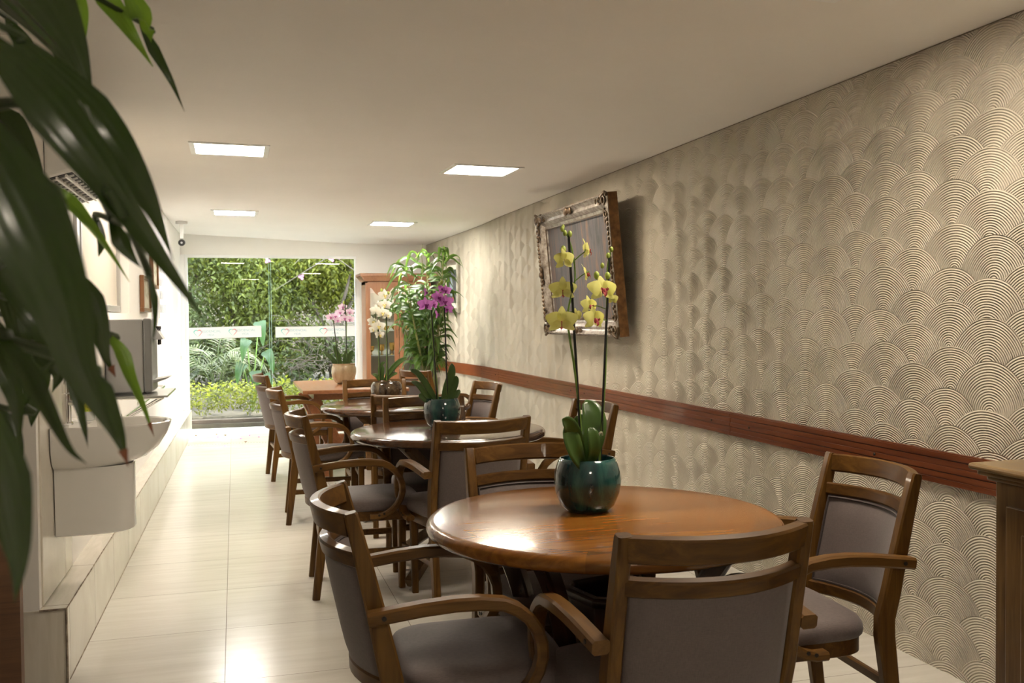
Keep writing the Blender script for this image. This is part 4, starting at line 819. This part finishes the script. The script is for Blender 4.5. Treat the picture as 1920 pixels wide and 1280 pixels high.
for k in range(2):
    x0 = .0 + k * cw / 2; x1 = x0 + cw / 2 - .004
    q = MB(); q.box(x0 + .004, x0 + .055, -.022, 0, .62, 1.78); q.box(x1 - .055, x1, -.022, 0, .62, 1.78); q.box(x0 + .05, x1 - .05, -.022, 0, .62, .68)
    n_ = 16; xa, xb = x0 + .05, x1 - .05
    for i in range(n_):
        u, w2 = i / n_, (i + 1) / n_; z = lambda u_: 1.665 + .05 * cos(2 * pi * u_) + .012 * cos(4 * pi * u_)
        X0_, X1_ = xa + (xb - xa) * u, xa + (xb - xa) * w2
        q.hexa([(X0_, -.022, z(u)), (X1_, -.022, z(w2)), (X0_, 0, z(u)), (X1_, 0, z(w2)), (X0_, -.022, 1.78), (X1_, -.022, 1.78), (X0_, 0, 1.78), (X1_, 0, 1.78)])
    dd = q.build('door', M['cabinet_wood'], e, .002)
    q = MB(); q.box(x0 + .05, x1 - .05, -.012, -.008, .66, 1.66); q.build('pane', M['glass'], dd)
    q = MB(); q.box((x1 - .03) if k == 0 else (x0 + .03), (x1 - .024) if k == 0 else (x0 + .036), -.03, -.022, 1.12, 1.22); q.build('key_plate', M['bronze'], dd, .001)
    q = MB(); q.box(x0 + .004, x1, -.018, .0, .14, .58); dd = q.build('lower_door', M['cabinet_wood'], e, .003)
    q = MB(); q.box(x0 + .07, x1 - .07, -.026, -.016, .2, .52); q.build('raised_panel', M['cabinet_wood'], dd, .006)
m = MB(); m.box(.08, cw - .08, .05, .075, 1.745, 1.758); m.build('fill_strip', M['cab_fill'], e)  # glowing strip added to brighten the cabinet interior, not a known fitting
for z in (.90, 1.20, 1.48):
    m = MB(); m.box(.03, cw - .03, .03, .33, z, z + .008); m.build('shelf', mat('shelf_pale', (.6, .6, .56), .2), e)
for k in range(6):
    m = MB(); x = .09 + k * .125; h_ = .05 + .02 * (k % 3)
    m.lathe([(.02, 0), (.022, .004), (.006, .01), (.006, .04), (.03, .06), (.034, .06 + h_), (.031, .06 + h_), (.027, .062)], 14)
    o = m.build('glass_goblet', mat('amber', (.7, .42, .12), .1, trans=.4) if k == 0 else bpy.data.materials['amber'], None, loc=(cx0 + x, cyf + .17, .908)); tag(o, 'amber glass goblet on the middle shelf of the display cabinet', 'goblet', 'goblets in the display cabinet')
for k in range(5):
    m = MB(); x = .1 + k * .15; m.lathe([(.03, 0), (.034, .003), (.06, .03), (.064, .055), (.06, .055), (.05, .03), (.02, .008)], 16)
    o = m.build('bowl', mat('golden_brass', (.62, .40, .12), .25, .3) if k == 0 else bpy.data.materials['golden_brass'], None, loc=(cx0 + x, cyf + .17, 1.208)); tag(o, 'small golden bowl on the upper shelf of the display cabinet', 'bowl', 'bowls in the display cabinet')  # plain golden brass colour, no emission
# ------------------------------------------------------------------ orchids
def flower(e, p, r, rot, kind, big):
    """five sepals and petals round a coloured lip; rot turns the face away from the viewer"""
    p = Vector(p); R_ = Matrix.Translation(p) @ Matrix.Rotation(rot + random.uniform(-.12, .12), 4, 'Z') @ Matrix.Rotation(random.uniform(-.25, .05), 4, 'X')
    q = MB(); sg = 6 if big else 3
    for ang, L, w_, back in ((90, 1.0, .62, .004), (212, .95, .58, .004), (328, .95, .58, .004), (18, 1.08, 1.05, 0), (162, 1.08, 1.05, 0)):
        d_ = Vector((cos(rad(ang)), 0, sin(rad(ang)))); pts = [d_ * r * .04 + Vector((0, back, 0)), d_ * r * .5 * L + Vector((0, -r * .10 + back, 0)), d_ * r * L + Vector((0, r * .06 + back, 0))]
        q.leaf([R_ @ x for x in pts], r * w_, R_.to_3x3() @ Vector((0, -1, 0)), -.12, sg, lambda u: max(.05, sin(pi * min(1, u ** .62 * .97)) ** .7))
    o = q.build('flower', M['fl_' + kind], e, sharp=0)
    q = MB(); q.sphere((0, -r * .16, -r * .10), (r * .16, r * .16, r * .2), 8, 6, R_)
    q.leaf([R_ @ Vector(x) for x in ((0, -r * .15, -r * .1), (0, -r * .32, -r * .3), (0, -r * .18, -r * .55))], r * .32, R_.to_3x3() @ Vector((0, -1, .4)), .5, 3)
    for s in (-1, 1): q.leaf([R_ @ Vector(x) for x in ((0, -r * .12, -r * .08), (s * r * .22, -r * .28, -r * .02), (s * r * .2, -r * .3, r * .12))], r * .22, R_.to_3x3() @ Vector((0, -1, 0)), .3, 3)
    q.build('lip', M['lip_' + kind], o)
    return o
def orchid(kind, px, py, R_, H_, mkey, label, floor_z=.755, shape=None):
    D = ORCHID[kind]; e = empty('potted_orchid', (px, py, floor_z), 0, label, 'potted orchid')
    inv = Vector((px, py, floor_z)); L = lambda p: Vector(p) - inv
    q = MB(); pr = shape or [(.52, 0), (.60, .01), (.80, .12), (.95, .35), (1.0, .55), (.97, .75), (.88, .92), (.82, 1.0), (.79, 1.005), (.77, .97), (.84, .75), (.80, .6), (.3, .55)]
    q.lathe([(r * R_, z * H_) for r, z in pr], 56, None, True, True); pot = q.build('pot', M[mkey], e, sharp=60)
    q = MB(); q.lathe([(.0, .80 * H_), (.5 * R_, .82 * H_), (.8 * R_, .80 * H_)], 20, None, False, False)
    random.seed(hash(px) % 97)
    for k in range(26): a = random.uniform(0, 2 * pi); rr = random.uniform(0, .66) * R_; q.sphere((rr * cos(a), rr * sin(a), .82 * H_), (R_ * .09, R_ * .06, R_ * .05), 5, 4)
    q.build('potting_bark', M['soil'], pot)
    big = R_ > .09 and kind == 'yellow'
    for a, b_ in D['stakes']:
        q = MB(); a, b_ = L(a), L(b_); q.tube([a, a.lerp(b_, .5), b_], .0042 if kind == 'yellow' else .0045, 8); q.build('stake', M['stake'], e)
    for k, st in enumerate(D['stems']):
        q = MB(); pts = resample([L(p) for p in st], 22); q.tube(pts, [.0042 - .0018 * i / 22 for i in range(23)] if k < 2 else .0018, 7); q.build('stem', M['stem_green'], e)
    for pts, w_ in D['leaves']:
        q = MB(); P_ = [L(p) for p in pts]; q.leaf(P_, w_ * (1.12 if kind == 'yellow' else .9), Vector((random.uniform(-.25, .25), -1, .35)), .25, 14, lambda u: max(.03, (1 - (1 - min(1, u * 2.2)) ** 2 * .55) * sqrt(max(0, 1 - max(0, (u - .45) / .55) ** 2.3)))); o = q.build('leaf', M['orchid_leaf'], e, sharp=0)
        s = o.modifiers.new('thick', 'SOLIDIFY'); s.thickness = .0025
    n_ = 0
    for p, r, rot in D['flowers']:
        flower(e, L(p), r * (1.15 if kind == 'yellow' else 1.25), rot, kind, big); n_ += 1
        # short stalk back to the stem
        near = min((L(x) for st in D['stems'] for x in resample([Vector(y) for y in st], 20)), key=lambda x: (x - L(p)).length)
        q = MB(); a = L(p) + Vector((0, .006, 0)); q.tube([near, near.lerp(a, .5) + Vector((0, 0, .006)), a], .0017, 5); q.build('flower_stalk', M['stem_green'], e)
    for p, r in D['buds']:
        q = MB(); q.sphere(L(p), (r * .8, r * .8, r * 1.15), 10, 8); q.build('bud', M['bud'], e)
    if kind == 'yellow':
        for pts in ([(0.0, -.02, .125), (.015, -.04, .19), (.02, -.045, .235), (.03, -.045, .245), (.035, -.04, .235)], [(.02, -.02, .125), (.05, -.05, .15), (.075, -.045, .155), (.085, -.02, .15)], [(-.01, -.01, .12), (.0, -.04, .16), (.005, -.035, .2)], [(.03, -.03, .13), (.06, -.02, .145), (.08, 0, .15)]):
            q = MB(); q.tube(resample([Vector(p) for p in pts], 10), .0028, 6); q.build('aerial_root', mat('root', (.42, .40, .28), .6), e)
    return e
orchid('yellow', 1.035, 2.745, .1035, .163, 'pot_teal', 'teal glazed pot with a tall yellow orchid on two stakes, on the front table')
orchid('magenta', 1.085, 5.12, .103, .158, 'pot_teal', 'teal glazed pot with a magenta orchid, on the second table')
orchid('white', 1.025, 6.72, .112, .15, 'pot_brown', 'dark brown glazed pot with a white orchid, on the third table', shape=[(.5, 0), (.58, .02), (.82, .18), (.97, .45), (1.0, .65), (.96, .85), (.86, .98), (.83, 1.0), (.8, .97), (.84, .75), (.3, .6)])
orchid('pink', .957, 8.83, .113, .19, 'pot_beige', 'cream stoneware pot with a pale pink orchid, on the rectangular table', shape=[(.42, 0), (.5, .01), (.74, .13), (.92, .34), (1.0, .58), (.99, .76), (.92, .9), (.88, .95), (.92, .97), (.92, 1.0), (.86, 1.0), (.84, .95), (.86, .8), (.3, .7)])

# ------------------------------------------------------------------ foreground plant beside the camera
e = empty('potted_dracaena', (-.62, .72, 0), 0, 'large dark-leaved houseplant hanging in from the left edge, close to the camera', 'plant')
inv = Vector((-.62, .72, 0))
m = MB(); m.lathe([(.14, 0), (.15, .01), (.19, .34), (.2, .36), (.18, .36), (.17, .32)], 40, None, True, True); m.build('pot', M['pot_grey'], e)
m = MB(); m.lathe([(.0, .31), (.17, .315)], 20, None, False, False); m.build('potting_soil', M['soil'], e)
stalks = [[(0, 0, .3), (.02, .0, 1.0), (.06, .02, 1.6), (.10, .05, 2.05)], [(.05, .03, .3), (.08, .06, .9), (.14, .10, 1.3), (.16, .12, 1.62)], [(-.05, .05, .3), (-.02, .1, .9), (.06, .2, 1.4), (.12, .26, 1.75)]]
for s in stalks:
    q = MB(); q.tube(resample([Vector(p) for p in s], 14), [.016 - .0005 * i for i in range(15)], 10); q.build('cane', M['cane'], e)
def blade(u): return max(.02, (min(1, (u / .32)) ** .65) * (max(0, 1 - ((u - .32) / .68) ** 1.15) * (1 - .2 * (u - .32) / .68) if u > .32 else 1))
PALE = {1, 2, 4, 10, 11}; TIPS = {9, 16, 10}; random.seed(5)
for i, (pts, w_) in enumerate(FRONT_LEAVES):
    P_ = [Vector(p) - inv for p in pts]
    # carry each blade back to the cane it grows from
    root = min((Vector(x) for s in stalks for x in resample([Vector(p) for p in s], 20)[5:]), key=lambda x: (x - P_[0]).length + abs(x.z - P_[0].z - .03) * .5)
    q = MB(); view = (Vector((0, 0, 1.35)) - (P_[len(P_) // 2] + inv)).normalized(); nn = (view + Vector((random.uniform(-.35, .35), random.uniform(-.1, .3), random.uniform(0, .5)))).normalized()
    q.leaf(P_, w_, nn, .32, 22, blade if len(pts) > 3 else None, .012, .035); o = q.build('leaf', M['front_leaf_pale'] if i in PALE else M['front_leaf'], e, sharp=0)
    via = [Vector(FRONT_LEAVES[5][0][j]) - inv + Vector((0, .03, -.01)) for j in (1, 2, 3)] if i in (17, 12, 29) else [Vector(FRONT_LEAVES[7][0][j]) - inv + Vector((0, .04, 0)) for j in (1, 2)] if i == 11 else [root.lerp(P_[0], .5) + Vector((0, 0, .04))]
    q = MB(); q.tube(resample([root] + (via if i != 12 else via[:2]) + [P_[0], P_[0].lerp(P_[1], .3)], 16), .003, 6); q.build('leaf_stalk', M['stalk'], o)
    if i in TIPS:
        q = MB(); a, b_ = P_[-2], P_[-1]; q.leaf([a.lerp(b_, .55) + view * .002, a.lerp(b_, .8) + view * .002, b_ + (b_ - a) * .12 + view * .001], w_ * .34, nn, .2, 6, lambda u: 1 - u * .95); q.build('dry_tip', M['brown_tip'], o)

# ------------------------------------------------------------------ tall green plant in the far corner
random.seed(21)
ex, ey = 1.93, 9.75
e = empty('potted_bamboo_plant', (ex, ey, 0), 0, 'tall leafy green cane plant in the corner before the display cabinet', 'plant')
m = MB(); m.lathe([(.13, 0), (.14, .01), (.17, .30), (.18, .32), (.16, .32), (.15, .29)], 32); m.build('pot', M['pot_grey'], e)
tips = []; lv = MB()
for k in range(13):
    a = random.uniform(0, 2 * pi); sp = random.uniform(.08, .30); top_ = random.uniform(1.45, 2.0)
    p = [Vector((.05 * cos(a), .05 * sin(a), .28)), Vector((sp * .35 * cos(a) - .02, sp * .35 * sin(a), .8)), Vector((sp * .8 * cos(a) - .06, sp * .8 * sin(a), 1.3)), Vector((sp * 1.15 * cos(a) - .09, sp * 1.15 * sin(a), top_))]
    P_ = resample(p, 18); q = MB(); q.tube(P_, [.010 - .0003 * i for i in range(19)], 7); q.build('cane', M['cane'], e)
    for i in range(7, 19):
        for _ in range(random.choice((2, 3, 3)) if i < 18 else 5):
            b = random.uniform(0, 2 * pi); L_ = random.uniform(.16, .27); o0 = P_[min(i, 18)] + Vector((0, 0, random.uniform(-.04, .04))); dd = Vector((cos(b), sin(b) * .8, 0))
            rise = random.uniform(.0, .45); pts = [o0, o0 + dd * L_ * .35 + Vector((0, 0, rise * L_ * .6)), o0 + dd * L_ * .62 + Vector((0, 0, rise * L_ * .15)), o0 + dd * L_ * .85 - Vector((0, 0, L_ * random.uniform(.1, .6)))]
            lv.leaf(pts, random.uniform(.036, .056), Vector((dd.x, dd.y - .6, .8)), .25, 6)
for b, zz in ((2.9, 1.75), (2.5, 1.9), (.3, 1.8), (3.3, 1.62), (1.2, 1.98), (4.2, 1.95)):
    o0 = Vector((-.08, 0, zz)); dd = Vector((cos(b), sin(b) * .4, 0)); lv.leaf([o0, o0 + dd * .14 + Vector((0, 0, .08)), o0 + dd * .27 + Vector((0, 0, .03)), o0 + dd * .38 - Vector((0, 0, .14))], .05, Vector((0, -.7, .7)), .25, 8)
o = lv.build('leaves', M['indoor_leaf'], e, sharp=0)
m = MB(); m.tube([(-.05, 0, 1.8), (-.06, 0, 2.0), (-.05, 0, 2.12)], [.005, .003, .001], 6); m.build('shoot', M['cane'], e)

# ------------------------------------------------------------------ garden behind the glass
m = MB(); m.box(-6, 8, 12.12, 12.50, -.06, -.002); struct(m.build('floor_terrace', M['patio']))
m = MB(); m.hexa([(-12, 12.5, -.3), (14, 12.5, -.3), (-12, 17.5, -.3), (14, 17.5, -.3), (-12, 12.5, .05), (14, 12.5, .05), (-12, 17.5, .4), (14, 17.5, .4)]); m.hexa([(-12, 17.5, -.3), (14, 17.5, -.3), (-12, 26, -.3), (14, 26, -.3), (-12, 17.5, .4), (14, 17.5, .4), (-12, 26, 4.6), (14, 26, 4.6)]); struct(m.build('ground', M['earth']))
m = MB(); m.hexa([(-6, 12.48, -.01), (8, 12.62, -.01), (-6, 12.60, -.01), (8, 12.74, -.01), (-6, 12.48, .10), (8, 12.62, .10), (-6, 12.60, .10), (8, 12.74, .10)]); struct(m.build('kerb', M['kerb']))
def leaf_cloud(q, cen, rad_, n, size, seed, shell=.55, droop=.4, flat=.0):
    rnd = random.Random(seed)
    for _ in range(n):
        while True:
            d_ = Vector((rnd.uniform(-1, 1), rnd.uniform(-1, 1), rnd.uniform(-1, 1)))
            if shell < d_.length < 1: break
        d_ = Vector(d_); c_ = Vector(cen) + Vector((d_.x * rad_[0], d_.y * rad_[1], d_.z * rad_[2]))
        s = size * rnd.uniform(.6, 1.3); ax = Vector((rnd.uniform(-1, 1), rnd.uniform(-1, 1), rnd.uniform(-1, .5) - droop)).normalized(); nn = Vector((rnd.uniform(-.8, .8), rnd.uniform(-1, .4), rnd.uniform(0, 1.2)))
        sd_ = ax.cross(nn)
        if sd_.length < .1: sd_ = ax.orthogonal()
        sd_.normalize(); up_ = sd_.cross(ax)
        w_ = s * .21
        q.add([c_, c_ + ax * s * .4 + sd_ * w_ + up_ * s * .08, c_ + ax * s, c_ + ax * s * .4 - sd_ * w_ + up_ * s * .08, c_ + ax * s * .45 - up_ * s * .02], [(0, 1, 4), (1, 2, 4), (2, 3, 4), (3, 0, 4)], True)
def gz(y): return .05 + max(0, y - 12.5) * .07 if y < 17.5 else .4 + (y - 17.5) * .49
def bush(name, x, y, h, rx, ry, n, size, mk, seed, label, cat='shrub', trunk=.05, group=None, blobs=5, low=.0):
    n = int(n * 2.6); size *= .64; rnd = random.Random(seed); z0 = gz(y) - .03; e_ = empty(name, (x, y, z0), 0, label, cat, group); q = MB()
    for k in range(blobs):
        a = rnd.uniform(0, 2 * pi); f = rnd.uniform(.2, .65); zc = low + (h - low) * (.25 + .65 * (k + .5) / blobs)
        leaf_cloud(q, (rx * f * cos(a), ry * f * sin(a), zc), (rx * .75, ry * .75, (h - low) * .30), n // blobs, size, seed * 31 + k, .35)
    q.build('crown', mk, e_, sharp=0)
    for k in range(4):
        a = rnd.uniform(0, 2 * pi); t_ = MB(); t_.tube(resample([Vector((0, 0, 0)), Vector((.1 * cos(a), .1 * sin(a), h * .3)), Vector((rx * .5 * cos(a), ry * .4 * sin(a), h * .6)), Vector((rx * .7 * cos(a), ry * .6 * sin(a), h * .85))], 10), [trunk * (1 - .08 * i) for i in range(11)], 7); t_.build('branch', M['bark'], e_)
    return e_
GG = 'shrubs in the garden beyond the glass'
bush('garden_shrub', -1.1, 15.9, 2.7, .95, .7, 5200, .13, M['bush_b'], 1, 'soft green feathery shrub at the left side of the garden view', group=GG)
bush('garden_shrub', .15, 16.2, 3.0, 1.0, .8, 5600, .14, M['bush_a'], 2, 'bright green tall shrub in the middle of the left glass pane', group=GG)
bush('garden_shrub', 1.55, 16.0, 2.9, 1.0, .8, 5200, .15, M['bush_c'], 3, 'yellow-green climber with arching branches in the right glass pane', group=GG, low=1.1)
bush('garden_shrub', 2.9, 16.3, 3.0, 1.0, .8, 4200, .14, M['bush_a'], 4, 'green shrub at the far right of the garden view', group=GG, low=.6)
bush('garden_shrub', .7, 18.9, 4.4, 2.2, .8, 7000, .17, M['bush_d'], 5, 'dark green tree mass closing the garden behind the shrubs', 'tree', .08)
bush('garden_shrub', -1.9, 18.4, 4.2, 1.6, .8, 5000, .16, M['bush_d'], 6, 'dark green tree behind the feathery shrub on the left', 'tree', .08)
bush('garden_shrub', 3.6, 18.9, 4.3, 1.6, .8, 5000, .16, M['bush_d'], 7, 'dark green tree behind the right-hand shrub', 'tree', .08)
bush('sun_blocking_tree', 2.4, 15.2, 5.6, 1.3, .9, 2200, .2, M['bush_a'], 8, 'added light green tree with its crown out of view, dappling the sunlight', 'tree', .09, low=3.6)  # unseen crown added along the sun path to break up the sunlight
# dry twig tangle
random.seed(4)
m = MB()
for k in range(90):
    x = random.uniform(.75, 2.1); y = random.uniform(14.6, 15.1); z = random.uniform(.5, 1.35); a = random.uniform(0, 6.3); L_ = random.uniform(.2, .6)
    m.tube([(x, y, z), (x + L_ * .5 * cos(a), y - .03, z + L_ * .3 * sin(a) + .06), (x + L_ * cos(a), y + .05, z + L_ * .5 * sin(a))], .006, 4)
tag(m.build('dry_twigs', M['bark']), 'tangle of bare brown twigs low behind the right glass pane', 'twigs', kind='stuff')
for k, (p0, p1) in enumerate((((2.4, 15.2, 2.7), (.6, 15.0, 1.8)), ((2.0, 15.2, 3.1), (.9, 15.0, 2.2)), ((2.2, 15.1, 1.6), (1.4, 15.0, 2.4)))):
    m = MB(); a, b_ = Vector(p0), Vector(p1); m.tube([a, a.lerp(b_, .5) + Vector((0, 0, .12)), b_], [.014, .010, .005], 7); tag(m.build('bare_branch', mat('pale_bark', (.05, .04, .025), .8)), ('long pale branch slanting down from the right', 'high pale branch near the top of the right pane', 'short pale branch crossing upward in the right pane')[k], 'branch')
# clipped hedge
m = MB()
for k in range(22):
    x = -1.6 + k * .2; leaf_cloud(m, (x, 12.98 + .05 * (k % 2), .33 + .03 * (k % 3)), (.22, .22, .20), 330, .055, 100 + k, .45, .0)
h_ = m.build('hedge', M['bush_c'], None, sharp=0); tag(h_, 'low clipped yellow-green hedge behind the kerb outside', 'hedge', kind='stuff')
m = MB()
for k in range(26):
    x = -2.4 + k * .27; leaf_cloud(m, (x, 15.3 + .5 * (k % 3), gz(15.6) + .30 + .12 * (k % 4)), (.35, .3, .38), 420, .10, 300 + k, .3, .1)
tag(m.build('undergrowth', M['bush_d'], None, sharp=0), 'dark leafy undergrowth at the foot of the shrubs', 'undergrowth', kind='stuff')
# palm fronds and big-leaved plant
e = empty('small_palm', (-.25, 13.7, gz(13.7)), 0, 'small palm with feathered fronds standing behind the hedge', 'palm')
for k, (a, t_) in enumerate(((20, .75), (80, .95), (140, .85), (190, .7), (250, .8), (310, .8), (110, .6), (55, .7))):
    q = MB(); dx_, dy_ = cos(rad(a)) * .55, sin(rad(a)) * .35; spine = resample([Vector((0, 0, .05)), Vector((dx_ * .3, dy_ * .3, t_ * .8)), Vector((dx_ * .8, dy_ * .8, t_ * 1.0)), Vector((dx_ * 1.3, dy_ * 1.3, t_ * .75))], 20)
    q.tube(spine, .006, 5)
    for i in range(5, 20):
        for s in (-1, 1):
            tt = (spine[i] - spine[i - 1]).normalized(); sd_ = tt.cross(Vector((0, -.3, 1))).normalized() * s; q.leaf([spine[i], spine[i] + sd_ * .1 + tt * .05, spine[i] + sd_ * .20 + tt * .12 - Vector((0, 0, .05))], .018, Vector((0, -.4, 1)), .1, 3)
    q.build('frond', M['bush_b'], e, sharp=0)
e = empty('elephant_ear_plant', (.22, 13.35, gz(13.35)), 0, 'large-leaved light green plant rising above the hedge at centre', 'plant')
for k, (x, z, L_, w_, t_) in enumerate(((-.06, .98, .30, .17, -.4), (.10, 1.22, .34, .19, .3), (.18, .82, .30, .18, .6), (-.12, .66, .28, .17, -.5), (.04, .55, .30, .18, .1), (.16, .50, .26, .16, .5))):
    q = MB(); q.leaf([Vector((x, 0, z)), Vector((x + t_ * .1, -.08, z - L_ * .35)), Vector((x + t_ * .16, -.1, z - L_))], w_, Vector((0, -1, .35)), .2, 10, lambda u: max(.03, (1 - u) ** .7 * (min(1, u * 6 + .55))), .04); o = q.build('leaf', M['big_leaf'], e, sharp=0)
    q = MB(); q.tube([(0, 0, 0), (x * .4, .03, z * .5), (x, 0, z)], .008, 6); q.build('leaf_stalk', M['stem_green'], o)
# bougainvillea blossoms on the shrub
for k, (x, y, z) in enumerate(((1.52, 15.0, 2.36), (1.46, 14.98, 2.28), (1.6, 15.0, 2.32), (1.0, 15.0, 2.0), (.5, 15.0, 2.25))):
    q = MB()
    for j in range(3): a = j * 2.1 + k; q.leaf([Vector((0, 0, 0)), Vector((.03 * cos(a), -.02, .03 * sin(a))), Vector((.05 * cos(a), -.02, .05 * sin(a)))], .045, Vector((0, -1, 0)), .2, 4)
    tag(q.build('bougainvillea_flower', M['petal_pink'], None, loc=(x, y, z), sharp=0), 'pink bougainvillea blossom high in the foliage outside', 'flower', 'bougainvillea blossoms outside')
# fallen petals
for k, (x, y) in enumerate(((-.22, 11.75), (-.33, 12.3), (.05, 11.2), (-.12, 11.6), (-.2, 11.45), (.15, 11.5), (-.45, 11.7), (.25, 11.3), (-.12, 10.62), (.1, 10.9))):
    q = MB(); random.seed(k)
    for j in range(3): a = j * 2.1 + k; q.leaf([Vector((0, 0, .002)), Vector((.012 * cos(a), .012 * sin(a), .010)), Vector((.022 * cos(a), .022 * sin(a), .012))], .024, Vector((0, 0, 1)), .3, 3)
    tag(q.build('fallen_petal', M['petal_pink'] if k % 3 else M['brown_tip'], None, loc=(x, y, 0), sharp=0), 'small pink petal lying on the floor by the glass door' if k % 3 else 'small dry brown petal lying on the floor by the glass door', 'petal', 'pink petals on the floor by the door' if k % 3 else 'dry petals on the floor by the door')
# floor drain strip
m = MB(); random.seed(1)
for k in range(64): m.box(-.50 + k * .031, -.488 + k * .031, 10.86, 10.872, .0005, .0025)
struct(m.build('trim_7', mat('drain_holes', (.10, .14, .12), .6)))
